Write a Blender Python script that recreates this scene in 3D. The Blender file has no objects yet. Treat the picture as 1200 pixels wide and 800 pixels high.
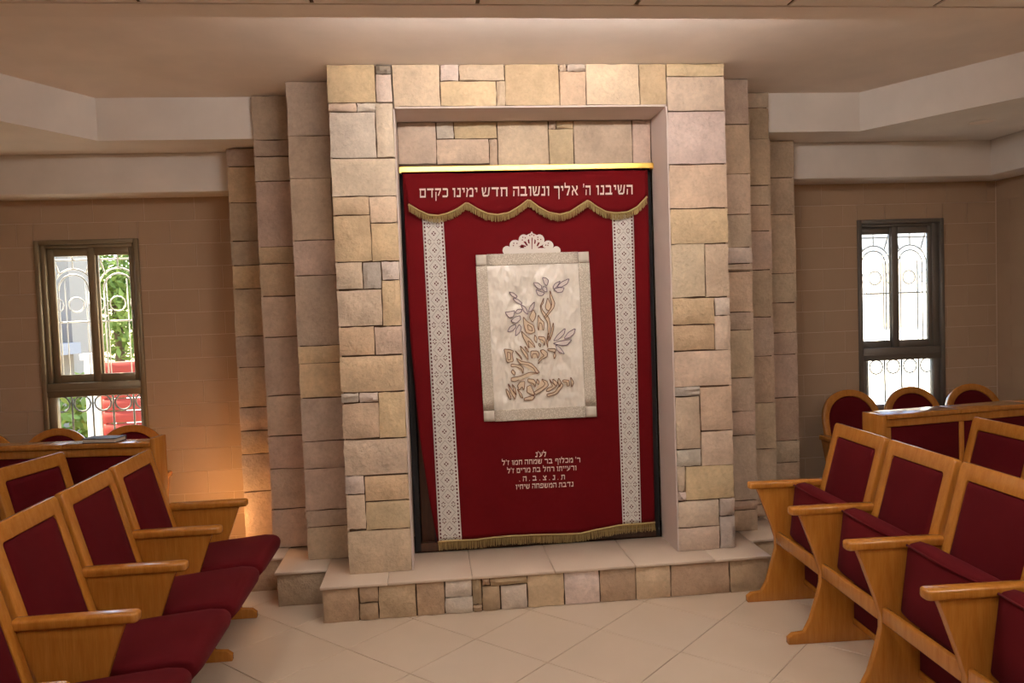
import bpy, bmesh, math, random
from mathutils import Vector, Matrix
random.seed(7)
sc = bpy.context.scene
COL = sc.collection

# ------------------------------------------------------------------ camera
F_PX, YAW, PITCH, ROLL, CAM_H = 909.52, 0.1038, -0.0431, 0.0357, 1.65
_fwd = Vector((math.sin(YAW)*math.cos(PITCH), math.cos(YAW)*math.cos(PITCH), math.sin(PITCH)))
_rt = Vector((math.cos(YAW), -math.sin(YAW), 0)); _up = _rt.cross(_fwd)
RT = _rt*math.cos(ROLL) - _up*math.sin(ROLL)
UP = _rt*math.sin(ROLL) + _up*math.cos(ROLL)
cam = bpy.data.cameras.new('camera'); cam.sensor_width = 36; cam.lens = F_PX/1200*36
cam.clip_start = .05; cam.clip_end = 200
cam_o = bpy.data.objects.new('camera', cam); COL.objects.link(cam_o)
cam_o.matrix_world = Matrix(((RT.x, UP.x, -_fwd.x, 0), (RT.y, UP.y, -_fwd.y, 0), (RT.z, UP.z, -_fwd.z, CAM_H), (0, 0, 0, 1)))
sc.camera = cam_o
def ray(p): return RT*((p[0]-600)/F_PX) - UP*((p[1]-400)/F_PX) + _fwd
def aty(p, y): v = ray(p); return Vector((0, 0, CAM_H)) + v*(y/v.y)

# ------------------------------------------------------------------ world, sun, exposure
sc.view_settings.view_transform = 'Standard'; sc.view_settings.look = 'None'
sc.view_settings.gamma = 1; sc.view_settings.use_curve_mapping = False
sc.view_settings.exposure = 0.28
w = bpy.data.worlds.new('sky'); sc.world = w; w.use_nodes = True
wn = w.node_tree.nodes; wl = w.node_tree.links
sky = wn.new('ShaderNodeTexSky'); sky.sky_type = 'NISHITA'; sky.sun_disc = False
sky.sun_elevation = math.radians(48); sky.sun_rotation = math.radians(-40)
bg = wn['Background']; bg.inputs['Strength'].default_value = 0.8
wl.new(sky.outputs[0], bg.inputs[0])
sun = bpy.data.lights.new('sun', 'SUN'); sun.energy = 40.0; sun.angle = .01; sun.color = (1, .85, .66)
sun_o = bpy.data.objects.new('sun', sun); COL.objects.link(sun_o)
sun_o.rotation_euler = Vector((.72, -.27, -.88)).to_track_quat('-Z', 'Y').to_euler()
sun_o.location = (-4, 12, 9)

# ------------------------------------------------------------------ node helpers
class E:
    """tiny expression wrapper for Math nodes"""
    def __init__(s, nt, sock): s.nt = nt; s.s = sock
    def _m(s, op, *o):
        n = s.nt.nodes.new('ShaderNodeMath'); n.operation = op
        for i, v in enumerate((s,)+o):
            if isinstance(v, E): s.nt.links.new(v.s, n.inputs[i])
            else: n.inputs[i].default_value = v
        return E(s.nt, n.outputs[0])
    def __add__(s, o): return s._m('ADD', o)
    def __sub__(s, o): return s._m('SUBTRACT', o)
    def __mul__(s, o): return s._m('MULTIPLY', o)
    def lt(s, o): return s._m('LESS_THAN', o)
    def gt(s, o): return s._m('GREATER_THAN', o)
    def abs(s): return s._m('ABSOLUTE')
    def frac(s): return s._m('FRACT')
    def mx(s, o): return s._m('MAXIMUM', o)
    def mn(s, o): return s._m('MINIMUM', o)

def mat(name, color, rough=.5, metal=0, spec=.5, sheen=0, coat=0):
    m = bpy.data.materials.new(name); m.use_nodes = True
    b = m.node_tree.nodes['Principled BSDF']
    b.inputs['Base Color'].default_value = (*color, 1); b.inputs['Roughness'].default_value = rough
    b.inputs['Metallic'].default_value = metal; b.inputs['Specular IOR Level'].default_value = spec
    if sheen:
        b.inputs['Sheen Weight'].default_value = sheen; b.inputs['Sheen Roughness'].default_value = .4
    if coat:
        b.inputs['Coat Weight'].default_value = coat; b.inputs['Coat Roughness'].default_value = .12
    return m
def nodes(m): return m.node_tree, m.node_tree.nodes['Principled BSDF']
def texco(nt, scale=(1, 1, 1), kind='Object'):
    tc = nt.nodes.new('ShaderNodeTexCoord'); mp = nt.nodes.new('ShaderNodeMapping')
    mp.inputs['Scale'].default_value = scale; nt.links.new(tc.outputs[kind], mp.inputs['Vector']); return mp.outputs[0]
def noise(nt, vec, scale, detail=4, rough=.55):
    n = nt.nodes.new('ShaderNodeTexNoise'); n.inputs['Scale'].default_value = scale
    n.inputs['Detail'].default_value = detail; n.inputs['Roughness'].default_value = rough
    nt.links.new(vec, n.inputs['Vector']); return n.outputs['Fac']
def ramp(nt, fac, stops):
    r = nt.nodes.new('ShaderNodeValToRGB'); nt.links.new(fac, r.inputs[0])
    e = r.color_ramp.elements
    while len(e) < len(stops): e.new(.5)
    for i, (p, c) in enumerate(stops): e[i].position = p; e[i].color = (*c, 1)
    return r.outputs[0]
def mix(nt, a, b, fac, mode='MIX'):
    n = nt.nodes.new('ShaderNodeMix'); n.data_type = 'RGBA'; n.blend_type = mode
    for v, i in ((fac, 0), (a, 6), (b, 7)):
        if isinstance(v, E): v = v.s
        if hasattr(v, 'is_linked') or hasattr(v, 'links'): nt.links.new(v, n.inputs[i])
        else: n.inputs[i].default_value = v if i == 0 else (*v, 1)
    return n.outputs[2]
def bump(nt, b, h, strength=.3, dist=.01):
    n = nt.nodes.new('ShaderNodeBump'); n.inputs['Strength'].default_value = strength
    n.inputs['Distance'].default_value = dist; nt.links.new(h, n.inputs['Height']); nt.links.new(n.outputs[0], b.inputs['Normal'])
def objcolor(nt):
    n = nt.nodes.new('ShaderNodeObjectInfo'); return n.outputs['Color']

# ------------------------------------------------------------------ materials
M = {}
# hewn stone, tinted per block
m = mat('hewn_stone', (.6, .45, .3), .85, spec=.25); nt, b = nodes(m); v = texco(nt, kind='Generated')
tc = nt.nodes.new('ShaderNodeTexCoord'); gv = nt.nodes.new('ShaderNodeNewGeometry').outputs['Position']
n1 = noise(nt, gv, 7, 6, .6); n2 = noise(nt, gv, 45, 5, .65)
c = mix(nt, objcolor(nt), (.52, .36, .22), E(nt, n1)._m('MULTIPLY', .0), 'MIX')
c = mix(nt, c, ramp(nt, n1, [(.3, (.82, .78, .74)), (.7, (1.12, 1.08, 1.02))]), 1.0, 'MULTIPLY')
c = mix(nt, c, ramp(nt, n2, [(.3, (.86, .86, .86)), (.65, (1.06, 1.06, 1.06))]), .8, 'MULTIPLY')
nt.links.new(c, b.inputs['Base Color'])
wp = nt.nodes.new('ShaderNodeVectorMath'); wp.operation = 'MULTIPLY_ADD'
nz_ = nt.nodes.new('ShaderNodeTexNoise'); nz_.inputs['Scale'].default_value = 5; nt.links.new(gv, nz_.inputs['Vector'])
nt.links.new(nz_.outputs['Color'], wp.inputs[0]); wp.inputs[1].default_value = (.16, .16, .16); nt.links.new(gv, wp.inputs[2])
vo = nt.nodes.new('ShaderNodeTexVoronoi'); vo.feature = 'F1'; vo.inputs['Scale'].default_value = 7.5; nt.links.new(wp.outputs[0], vo.inputs['Vector'])
ledge = nt.nodes.new('ShaderNodeSeparateColor'); nt.links.new(vo.outputs['Color'], ledge.inputs[0])
h = (E(nt, n1)*1.0 + E(nt, n2)*.28 + E(nt, ledge.outputs[0])*.22)
bump(nt, b, h.s, .9, .019); M['stone'] = m
M['mortar'] = mat('mortar', (.13, .085, .055), .95, spec=.1)
def plaster(name, col):
    m = mat(name, col, .75, spec=.2); nt, b = nodes(m); v = texco(nt)
    n = noise(nt, v, 3, 4); nt.links.new(mix(nt, col, ramp(nt, n, [(.35, (.95, .95, .95)), (.65, (1.03, 1.03, 1.03))]), 1.0, 'MULTIPLY'), b.inputs['Base Color'])
    bump(nt, b, noise(nt, v, 60, 3), .06, .004); return m
M['plaster'] = plaster('ceiling_plaster', (.88, .77, .68))
M['beam'] = plaster('beam_paint', (.86, .80, .74))
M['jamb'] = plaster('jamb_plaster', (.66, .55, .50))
# wall tile
m = mat('wall_tile', (.5, .35, .22), .55, spec=.3); nt, b = nodes(m); v = texco(nt)
gv = nt.nodes.new('ShaderNodeNewGeometry').outputs['Position']
n = noise(nt, gv, 5, 5); oi = nt.nodes.new('ShaderNodeObjectInfo')
c = mix(nt, (.47, .335, .225), (.53, .38, .26), n); c = mix(nt, c, (.45, .32, .215), E(nt, oi.outputs['Random'])*.35)
nt.links.new(c, b.inputs['Base Color']); bump(nt, b, noise(nt, gv, 70, 3), .08, .004); M['wtile'] = m
M['grout'] = mat('wall_grout', (.72, .58, .45), .9)
# floor tile
m = mat('floor_tile', (.62, .5, .38), .22, spec=.45); nt, b = nodes(m)
gv = nt.nodes.new('ShaderNodeNewGeometry').outputs['Position']; oi = nt.nodes.new('ShaderNodeObjectInfo')
n = noise(nt, gv, 4, 6, .6)
c = mix(nt, (.66, .53, .40), (.57, .45, .33), n); c = mix(nt, c, (.62, .51, .40), E(nt, oi.outputs['Random'])*.5)
nt.links.new(c, b.inputs['Base Color'])
b.inputs['Roughness'].default_value = .32; M['ftile'] = m
M['fgrout'] = mat('floor_grout', (.30, .22, .15), .9)
m = mat('step_slab', (.64, .5, .38), .3, spec=.45); nt, b = nodes(m); gv = nt.nodes.new('ShaderNodeNewGeometry').outputs['Position']
nt.links.new(mix(nt, (.62, .49, .38), (.68, .55, .43), noise(nt, gv, 6, 5)), b.inputs['Base Color']); M['slab'] = m
# honey wood
def wood(name, c1, c2, rough, coat):
    m = mat(name, c1, rough, spec=.4, coat=coat); nt, b = nodes(m); v = texco(nt, (14, 14, 1.6))
    n = noise(nt, v, 3.2, 6, .6); gr = noise(nt, texco(nt, (60, 60, 3)), 5, 3, .5)
    c = mix(nt, ramp(nt, n, [(.3, c1), (.7, c2)]), ramp(nt, gr, [(.35, (.93, .92, .9)), (.6, (1.03, 1.03, 1.03))]), 1.0, 'MULTIPLY')
    nt.links.new(c, b.inputs['Base Color']); bump(nt, b, gr, .03, .002); return m
M['wood'] = wood('honey_wood', (.43, .155, .020), (.53, .215, .034), .27, .5)
M['darkwood'] = wood('dark_wood', (.055, .022, .012), (.09, .038, .02), .4, .2)
def cloth(name, c, sheen=.4, sc_=260):
    m = mat(name, c, .85, spec=.15, sheen=sheen); nt, b = nodes(m); v = texco(nt)
    b.inputs['Sheen Tint'].default_value = (1, .35, .4, 1)
    n = noise(nt, v, 6, 3); nt.links.new(mix(nt, c, tuple(x*.72 for x in c), n), b.inputs['Base Color'])
    bump(nt, b, noise(nt, v, sc_, 2), .12, .002); return m
M['redpad'] = cloth('maroon_upholstery', (.10, .002, .005), .05)
M['velvet'] = cloth('red_velvet', (.128, .0012, .0034), .03)
M['gold'] = mat('polished_brass', (.85, .58, .14), .28, 1)
m = mat('gold_thread', (.42, .31, .13), .6, .25); M['thread'] = m
M['whitethread'] = mat('cream_thread', (.74, .62, .52), .8)
m = mat('ivory_satin', (.80, .72, .61), .36, spec=.6, sheen=.2); nt, b = nodes(m); v = texco(nt, (1.7, 1, 1))
n = noise(nt, v, 7, 2, .45); bump(nt, b, n, .8, .06); b.inputs['Roughness'].default_value = .28
nt.links.new(mix(nt, (.84, .78, .68), (.78, .71, .61), noise(nt, v, 4, 3)), b.inputs['Base Color']); M['satin'] = m
M['brownthread'] = mat('brown_thread', (.16, .07, .035), .8)
M['plumthread'] = mat('plum_thread', (.14, .09, .13), .8)
M['tanfill'] = mat('tan_embroidery', (.70, .56, .40), .75)
M['lilacfill'] = mat('pale_leaf_embroidery', (.70, .62, .57), .75)
# lace ribbon with diamonds and pierced borders (uv: u across, v along in ribbon widths)
m = mat('diamond_lace', (.6, .57, .52), .85); nt, b = nodes(m)
uvn = nt.nodes.new('ShaderNodeUVMap'); sp = nt.nodes.new('ShaderNodeSeparateXYZ'); nt.links.new(uvn.outputs[0], sp.inputs[0])
u = E(nt, sp.outputs[0]); vv = E(nt, sp.outputs[1])
a = (u-.5).abs(); d = ((vv*1.35).frac()-.5).abs()
dia = (a*2.0 + d*1.30)                      # diamond distance
line = (dia-.58).abs().lt(.035)
dot = ((a-.07).abs().lt(.03)*(d-.0).lt(.05)).mx(a.lt(.03)*((d-.1).abs().lt(.04)))
dot2 = (((a-.22).abs()).lt(.03)*((d-.36).abs()).lt(.035)).mx(((a-.28).abs()).lt(.025)*((d-.43).abs()).lt(.03)).mx(((a-.16).abs()).lt(.025)*((d-.43).abs()).lt(.03))
edge = ((a-.41).abs().lt(.035))*((vv*6.0).frac().lt(.55))
hole = edge.mx(dot).mx(dot2)
c = mix(nt, (.62, .59, .54), (.33, .30, .26), line*.9)
c = mix(nt, c, (.10, .015, .015), hole); nt.links.new(c, b.inputs['Base Color']); M['lace'] = m
m = mat('fine_lace', (.55, .49, .40), .85); nt, b = nodes(m); v = texco(nt)
vo = nt.nodes.new('ShaderNodeTexVoronoi'); vo.inputs['Scale'].default_value = 130; nt.links.new(v, vo.inputs['Vector'])
nt.links.new(ramp(nt, vo.outputs['Distance'], [(.25, (.70, .64, .55)), (.55, (.50, .44, .35))]), b.inputs['Base Color']); M['finelace'] = m
M['whitelace'] = mat('white_lace', (.72, .67, .60), .85)
M['cornerlace'] = mat('corner_lace', (.62, .56, .47), .85)
M['lacehole'] = mat('red_velvet_gap', (.16, .003, .008), .9)
m = mat('bronze_aluminium', (.30, .245, .16), .38, .45); M['alu'] = m
M['darkalu'] = mat('dark_aluminium', (.20, .185, .165), .42, .4)
M['irongrey'] = mat('grey_painted_iron', (.16, .17, .16), .5)
M['ironwhite'] = mat('white_painted_iron', (.85, .86, .86), .5)
m = bpy.data.materials.new('window_glass'); m.use_nodes = True; nt = m.node_tree; nt.nodes.clear()
o = nt.nodes.new('ShaderNodeOutputMaterial'); t = nt.nodes.new('ShaderNodeBsdfTransparent'); g = nt.nodes.new('ShaderNodeBsdfGlossy')
g.inputs['Roughness'].default_value = .03; x = nt.nodes.new('ShaderNodeMixShader'); x.inputs[0].default_value = .06
t.inputs[0].default_value = (.95, .97, .96, 1)
nt.links.new(t.outputs[0], x.inputs[1]); nt.links.new(g.outputs[0], x.inputs[2]); nt.links.new(x.outputs[0], o.inputs[0]); M['glass'] = m
def emit(name, c, s):
    m = mat(name, c, .5); _, b = nodes(m); b.inputs['Emission Color'].default_value = (*c, 1); b.inputs['Emission Strength'].default_value = s; return m
M['led'] = emit('led_panel_diffuser', (1, .92, .85), 12.0)
M['tube'] = emit('cove_tube', (1, .94, .90), 100)
M['ctile'] = plaster('ceiling_panel', (.80, .71, .62))
M['metalwhite'] = mat('white_metal', (.7, .66, .6), .4, .2)
M['pane_black'] = mat('black_void', (.008, .006, .006), .8)
M['darkpanel'] = mat('dark_navy_panel', (.018, .018, .028), .5)
M['paper'] = mat('book_pages', (.75, .68, .55), .8); M['bookcover'] = mat('charcoal_book_cover', (.06, .055, .06), .55)
m = mat('exterior_render', (.55, .50, .42), .9); nt, b = nodes(m)
nt.links.new(mix(nt, (.36, .33, .28), (.31, .28, .24), noise(nt, texco(nt), 1.5, 5)), b.inputs['Base Color']); M['extwall'] = m
M['extwhite'] = mat('white_render', (.85, .84, .80), .9)
M['extgrey'] = mat('grey_render', (.35, .36, .38), .9)
M['redplank'] = mat('red_painted_plank', (.30, .032, .022), .7)
m = mat('leaf', (.25, .42, .06), .6); nt, b = nodes(m); oi = nt.nodes.new('ShaderNodeNewGeometry')
nt.links.new(mix(nt, (.10, .18, .02), (.26, .36, .06), oi.outputs['Random Per Island']), b.inputs['Base Color'])
b.inputs['Transmission Weight'].default_value = .0; M['leaf'] = m
M['bark'] = mat('bark', (.12, .08, .05), .9)
M['paving'] = mat('yard_paving', (.26, .25, .23), .9)

# ------------------------------------------------------------------ mesh helpers
def link(name, me, parent=None, color=None):
    o = bpy.data.objects.new(name, me); COL.objects.link(o)
    if parent: o.parent = parent
    if color: o.color = (*color, 1)
    return o
def finish(name, bm, m, parent=None, smooth=False, color=None, angle=None):
    bmesh.ops.recalc_face_normals(bm, faces=bm.faces)
    me = bpy.data.meshes.new(name); bm.to_mesh(me); bm.free()
    if m: me.materials.append(m)
    if smooth:
        for p in me.polygons: p.use_smooth = True
        if angle is not None: me.set_sharp_from_angle(angle=angle)
    return link(name, me, parent, color)
def box(bm, x0, x1, y0, y1, z0, z1):
    vs = [bm.verts.new(p) for p in ((x0, y0, z0), (x1, y0, z0), (x1, y1, z0), (x0, y1, z0), (x0, y0, z1), (x1, y0, z1), (x1, y1, z1), (x0, y1, z1))]
    for f in ((3, 2, 1, 0), (4, 5, 6, 7), (0, 1, 5, 4), (1, 2, 6, 5), (2, 3, 7, 6), (3, 0, 4, 7)): bm.faces.new([vs[i] for i in f])
    return vs
def boxo(name, dims, m, parent=None, bev=0, color=None, seg=2):
    bm = bmesh.new(); box(bm, *dims)
    if bev: bmesh.ops.bevel(bm, geom=list(bm.edges), offset=bev, segments=seg, affect='EDGES', profile=.5)
    return finish(name, bm, m, parent, bool(bev), color, math.radians(50) if bev else None)
def prism(bm, poly, f0, f1):
    """poly: list of 2d points, f0/f1 map 2d -> 3d for the two caps"""
    a = [bm.verts.new(f0(*p)) for p in poly]; c = [bm.verts.new(f1(*p)) for p in poly]; n = len(poly)
    bm.faces.new(a); bm.faces.new(c[::-1])
    for i in range(n): bm.faces.new((a[i], a[(i+1) % n], c[(i+1) % n], c[i]))
def bevel_sharp(bm, off, seg=2, ang=30):
    bmesh.ops.recalc_face_normals(bm, faces=bm.faces)
    es = [e for e in bm.edges if len(e.link_faces) == 2 and e.calc_face_angle(0) > math.radians(ang)]
    bmesh.ops.bevel(bm, geom=es, offset=off, segments=seg, affect='EDGES', profile=.5, clamp_overlap=True)
def tube(bm, pts, r, n=6, closed=False):
    pts = [Vector(p) for p in pts]; k = len(pts); rings = []
    for i, p in enumerate(pts):
        a = pts[(i-1) % k] if (closed or i > 0) else p; c = pts[(i+1) % k] if (closed or i < k-1) else p
        t = (c-a).normalized(); ref = Vector((0, 1, 0)) if abs(t.y) < .9 else Vector((1, 0, 0))
        s = t.cross(ref).normalized(); q = t.cross(s)
        rings.append([bm.verts.new(p + s*math.cos(6.2832*j/n)*r + q*math.sin(6.2832*j/n)*r) for j in range(n)])
    for i in range(k if closed else k-1):
        A = rings[i]; B = rings[(i+1) % k]
        for j in range(n): bm.faces.new((A[j], A[(j+1) % n], B[(j+1) % n], B[j]))
    if not closed: bm.faces.new(rings[0][::-1]); bm.faces.new(rings[-1])
def empty(name, loc=(0, 0, 0), rz=0):
    o = bpy.data.objects.new(name, None); COL.objects.link(o); o.location = loc; o.rotation_euler = (0, 0, rz)
    o.empty_display_size = .1; return o
def tag(o, label, cat, group=None):
    o['label'] = label; o['category'] = cat
    if group: o['group'] = group
    return o
def struct(o): o['kind'] = 'structure'; return o
def copy_tree(o, parent=None):
    c = o.copy(); COL.objects.link(c); c.parent = parent
    for ch in list(o.children): copy_tree(ch, c)
    return c

# ------------------------------------------------------------------ dimensions
Y0, Y1, Y2, Y3, YW = 4.328, 4.63, 4.92, 5.20, 5.58
XL, XR, YB = -3.3, 4.36, -1.8
ZC, ZS, ZB, ZD = 3.0, 2.745, 2.49, 2.775
ZST = .2016
WIN = [(-2.64, -1.965, .72, 2.217), (3.225, 3.915, .72, 2.217)]

# ------------------------------------------------------------------ room shell
fl = struct(boxo('floor', (XL-.2, XR+.2, YB-.2, YW+.2, -.15, -.004), M['fgrout']))
TS, TA = .4487, .7791
eu = Vector((math.cos(TA), math.sin(TA)))*TS; ev = Vector((math.sin(TA), -math.cos(TA)))*TS
bm = bmesh.new(); hs = TS/2-.0018; box(bm, -hs, hs, -hs, hs, -.012, 0)
bmesh.ops.bevel(bm, geom=[e for e in bm.edges if all(v.co.z > -.001 for v in e.verts)], offset=.0015, segments=1, affect='EDGES')
me = bpy.data.meshes.new('floor_tile'); bm.to_mesh(me); bm.free(); me.materials.append(M['ftile'])
for i in range(-22, 16):
    for j in range(-22, 22):
        c = Vector((.162, 3.828)) + eu*(i+.5) + ev*(j+.5)
        if XL+.05 < c.x < XR-.05 and .2 < c.y < YW-.1:
            if -.45 < c.x < 1.65 and c.y > 4.5: continue
            o = link('floor_tile', me, fl); o.location = (c.x, c.y, 0); o.rotation_euler = (0, 0, TA)

def clip_rects(r, hole):
    x0, x1, z0, z1 = r; a0, a1, b0, b1 = hole
    if x1 <= a0 or x0 >= a1 or z1 <= b0 or z0 >= b1: return [r]
    out = []
    if x0 < a0: out.append((x0, a0, z0, z1))
    if x1 > a1: out.append((a1, x1, z0, z1))
    m0, m1 = max(x0, a0), min(x1, a1)
    if z0 < b0: out.append((m0, m1, z0, b0))
    if z1 > b1: out.append((m0, m1, b1, z1))
    return out
# back wall: one slab with two window openings
bm = bmesh.new()
xs = [XL-.2, WIN[0][0], WIN[0][1], WIN[1][0], WIN[1][1], XR+.2]
for i in range(5):
    if i in (1, 3):
        box(bm, xs[i], xs[i+1], YW, YW+.14, 0, .72); box(bm, xs[i], xs[i+1], YW, YW+.14, 2.217, 3.05)
    else: box(bm, xs[i], xs[i+1], YW, YW+.14, 0, 3.05)
wall_back = struct(finish('wall_back', bm, M['grout']))
TW, TH, GAP = .333, .158, .0035
def tile_wall(a0, a1, hole, place, parent, phase):
    k = 0; z = ZB - TH*16
    while z < ZB-.01:
        x = a0 - (phase + (k % 2)*.5)*TW
        while x < a1:
            r = (max(x, a0), min(x+TW, a1), max(z, 0), min(z+TH, ZB))
            if r[1]-r[0] > .02 and r[3]-r[2] > .02:
                for q in (clip_rects(r, hole) if hole else [r]):
                    if q[1]-q[0] > .012 and q[3]-q[2] > .012:
                        bm = bmesh.new(); place(bm, q[0]+GAP/2, q[1]-GAP/2, q[2]+GAP/2, q[3]-GAP/2)
                        finish('wall_tile', bm, M['wtile'], parent)
            x += TW
        z += TH; k += 1
pf = lambda bm, a, b_, c, d: box(bm, a, b_, YW-.003, YW, c, d)
tile_wall(XL, -1.2, WIN[0], pf, wall_back, .35)
tile_wall(2.5, XR-.008, WIN[1], pf, wall_back, .15)
wr = struct(boxo('wall_right', (XR, XR+.2, YB-.2, YW, 0, 3.05), M['wtile']))
tile_wall(4.3, YW-.008, None, lambda bm, a, b_, c, d: box(bm, XR-.003, XR, a, b_, c, d), wr, .6)
struct(boxo('wall_left', (XL-.2, XL, YB-.2, YW, 0, 3.05), M['wtile']))
struct(boxo('wall_front', (XL, XR, YB-.2, YB, 0, 3.05), M['wtile']))

# ceiling: tray, soffits, beams, suspended panel ceiling
ceil = struct(boxo('ceiling', (XL-.2, XR+.2, 3.05, YW+.2, ZC, ZC+.12), M['plaster']))
TB = 4.96
def poly_slab(name, pts, z0, z1, m, parent=None):
    bm = bmesh.new(); prism(bm, pts, lambda x, y: (x, y, z0), lambda x, y: (x, y, z1)); return finish(name, bm, m, parent)
XTL = -1.95-.58*(TB-3.05); XTR = 2.9+.62*(TB-3.05)
poly_slab('soffit', [(-1.033, TB), (-1.95, TB), (XTL, 3.05), (XL, 3.05), (XL, YW), (-1.033, YW)], ZS, ZC, M['beam'], ceil)
poly_slab('soffit', [(2.257, TB), (2.9, TB), (XTR, 3.05), (XR, 3.05), (XR, YW), (2.257, YW)], ZS, ZC, M['beam'], ceil)
boxo('beam', (XL, -1.265, 5.34, YW, ZB, ZS), M['beam'], ceil, .006)
boxo('beam', (2.557, XR, 5.30, YW, ZB, ZS), M['beam'], ceil, .006)
boxo('beam', (4.10, XR, 3.05, 5.30, ZB, ZS), M['beam'], ceil, .006)
drop = struct(boxo('ceiling_lower', (XL-.2, XR+.2, YB-.2, 3.05, ZD+.016, ZC+.12), M['plaster']))
drop.name = 'ceiling'
boxo('edge_trim', (XL, XR, 2.925, 3.05, ZD, ZD+.016), M['plaster'], drop)
CT = .6; cx0 = -.98-CT*3
LED = {(2, 2), (6, 2), (9, 2), (2, 4), (6, 4), (9, 4)}
for i in range(-1, 13):
    for j in range(7):
        x0 = max(cx0+i*CT, XL); x1 = min(cx0+(i+1)*CT, XR); y1 = 2.925-j*CT; y0 = y1-CT
        if x1-x0 < .05: continue
        if (i, j) in LED: continue
        boxo('ceiling_panel', (x0+.008, x1-.008, y0+.008, y1-.008, ZD+.002, ZD+.016), M['ctile'], drop)
for i in range(0, 13):
    x = cx0+i*CT; boxo('grid_rail', (x-.008, x+.008, 2.925-7*CT, 2.925, ZD+.008, ZD+.016), M['mortar'], drop)
for n, (i, j) in enumerate(sorted(LED)):
    x0 = cx0+i*CT; y1 = 2.925-j*CT
    t = empty('led_panel', (x0+CT/2, y1-CT/2, ZD))
    bm = bmesh.new(); box(bm, -CT/2+.03, CT/2-.03, -CT/2+.03, CT/2-.03, .003, .012); finish('diffuser', bm, M['led'], t)
    bm = bmesh.new()
    for d in ((-.29, .29, -.29, -.27), (-.29, .29, .27, .29), (-.29, -.27, -.27, .27), (.27, .29, -.27, .27)): box(bm, *d, 0, .014)
    finish('panel_frame', bm, M['metalwhite'], t)
    tag(t, 'square lit panel in the suspended ceiling above the viewer', 'ceiling light', 'square ceiling light panels')
# cove light tucked on the upstand of the suspended ceiling
t = empty('cove_light', (.61, 3.05, 2.87))
boxo('housing', (-1.0, 1.0, 0, .03, -.025, .025), M['metalwhite'], t, .004)
bm = bmesh.new(); tube(bm, [(-.96, .047, 0), (.96, .047, 0)], .014, 10); finish('lamp_tube', bm, M['tube'], t, True)
tag(t, 'long tube light hidden on the ceiling upstand facing the stone portal', 'cove light')
# soffit downlight on the right
t = empty('downlight', (3.60, 4.73, ZS))
bm = bmesh.new(); N = 28
ring = [[bm.verts.new((math.cos(6.2832*k/N)*r, math.sin(6.2832*k/N)*r, z)) for k in range(N)] for r, z in ((.085, 0), (.083, -.006), (.072, -.006), (.068, -.001))]
for A, B_ in zip(ring, ring[1:]):
    for k in range(N): bm.faces.new((A[k], A[(k+1) % N], B_[(k+1) % N], B_[k]))
finish('trim_ring', bm, M['beam'], t, True)
bm = bmesh.new(); bmesh.ops.create_circle(bm, cap_ends=True, radius=.07, segments=28); 
for v_ in bm.verts: v_.co.z = -.002
finish('lens', bm, M['plaster'], t)
tag(t, 'round unlit downlight set in the right-hand soffit', 'downlight')

# ------------------------------------------------------------------ masonry
ORANGE, PALE, GREY, BEIGE, PINK, DGREY = (.67, .52, .35), (.70, .61, .54), (.57, .52, .47), (.67, .55, .42), (.66, .54, .44), (.34, .29, .25)
def stone_block(parent, x0, x1, z0, z1, yf, yb, color, n=5, name='stone', rough=.016):
    g = .0024
    x0 += g; x1 -= g; z0 += g; z1 -= g
    bm = bmesh.new(); G = []
    for a in range(n):
        row = []
        for c in range(n):
            fx = a/(n-1); fz = c/(n-1); ed = a in (0, n-1) or c in (0, n-1)
            jx = random.uniform(-.0025, .0025) if ed else random.uniform(-.01, .01)*(x1-x0)
            jz = random.uniform(-.0025, .0025) if ed else random.uniform(-.01, .01)*(z1-z0)
            y = yf + (random.uniform(.002, .006) if ed else random.uniform(-rough, .001))
            row.append(bm.verts.new((x0+(x1-x0)*fx+jx, y, z0+(z1-z0)*fz+jz)))
        G.append(row)
    front = []
    for a in range(n-1):
        for c in range(n-1): front.append(bm.faces.new((G[a][c], G[a+1][c], G[a+1][c+1], G[a][c+1])))
    bk = [bm.verts.new(p) for p in ((x0, yb, z0), (x1, yb, z0), (x1, yb, z1), (x0, yb, z1))]
    bm.faces.new([bk[0], bk[1]] + [G[a][0] for a in range(n-1, -1, -1)])
    bm.faces.new([bk[1], bk[2]] + [G[n-1][c] for c in range(n-1, -1, -1)])
    bm.faces.new([bk[2], bk[3]] + [G[a][n-1] for a in range(n)])
    bm.faces.new([bk[3], bk[0]] + [G[0][c] for c in range(n)])
    bm.faces.new(bk[::-1])
    bmesh.ops.recalc_face_normals(bm, faces=bm.faces)
    for f in front: f.smooth = True
    me = bpy.data.meshes.new(name); bm.to_mesh(me); bm.free(); me.materials.append(M['stone'])
    me.set_sharp_from_angle(angle=math.radians(40))
    k = random.uniform(.9, 1.08)
    return link(name, me, parent, tuple(x*k*random.uniform(.97, 1.03) for x in color))
def px_rect(r, y):
    x0, y0, x1, y1 = r[:4]; xm, ym = (x0+x1)/2, (y0+y1)/2
    return aty((x0, ym), y).x, aty((x1, ym), y).x, aty((xm, y1), y).z, aty((xm, y0), y).z
def masonry(parent, rects, y, yb, bounds, org=(0, 0)):
    for r in rects:
        x0, x1, z0, z1 = px_rect(r, y); b0, b1, c0, c1 = bounds
        tol = .022
        if abs(x0-b0) < tol or x0 < b0: x0 = b0
        if abs(x1-b1) < tol or x1 > b1: x1 = b1
        if abs(z0-c0) < tol or z0 < c0: z0 = c0
        if abs(z1-c1) < tol or z1 > c1: z1 = c1
        col = r[4] if len(r) > 4 else random.choice((BEIGE, BEIGE, PINK, (.66, .52, .35), (.63, .50, .37)))
        stone_block(parent, x0, x1, z0, z1, y, yb, col)
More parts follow.
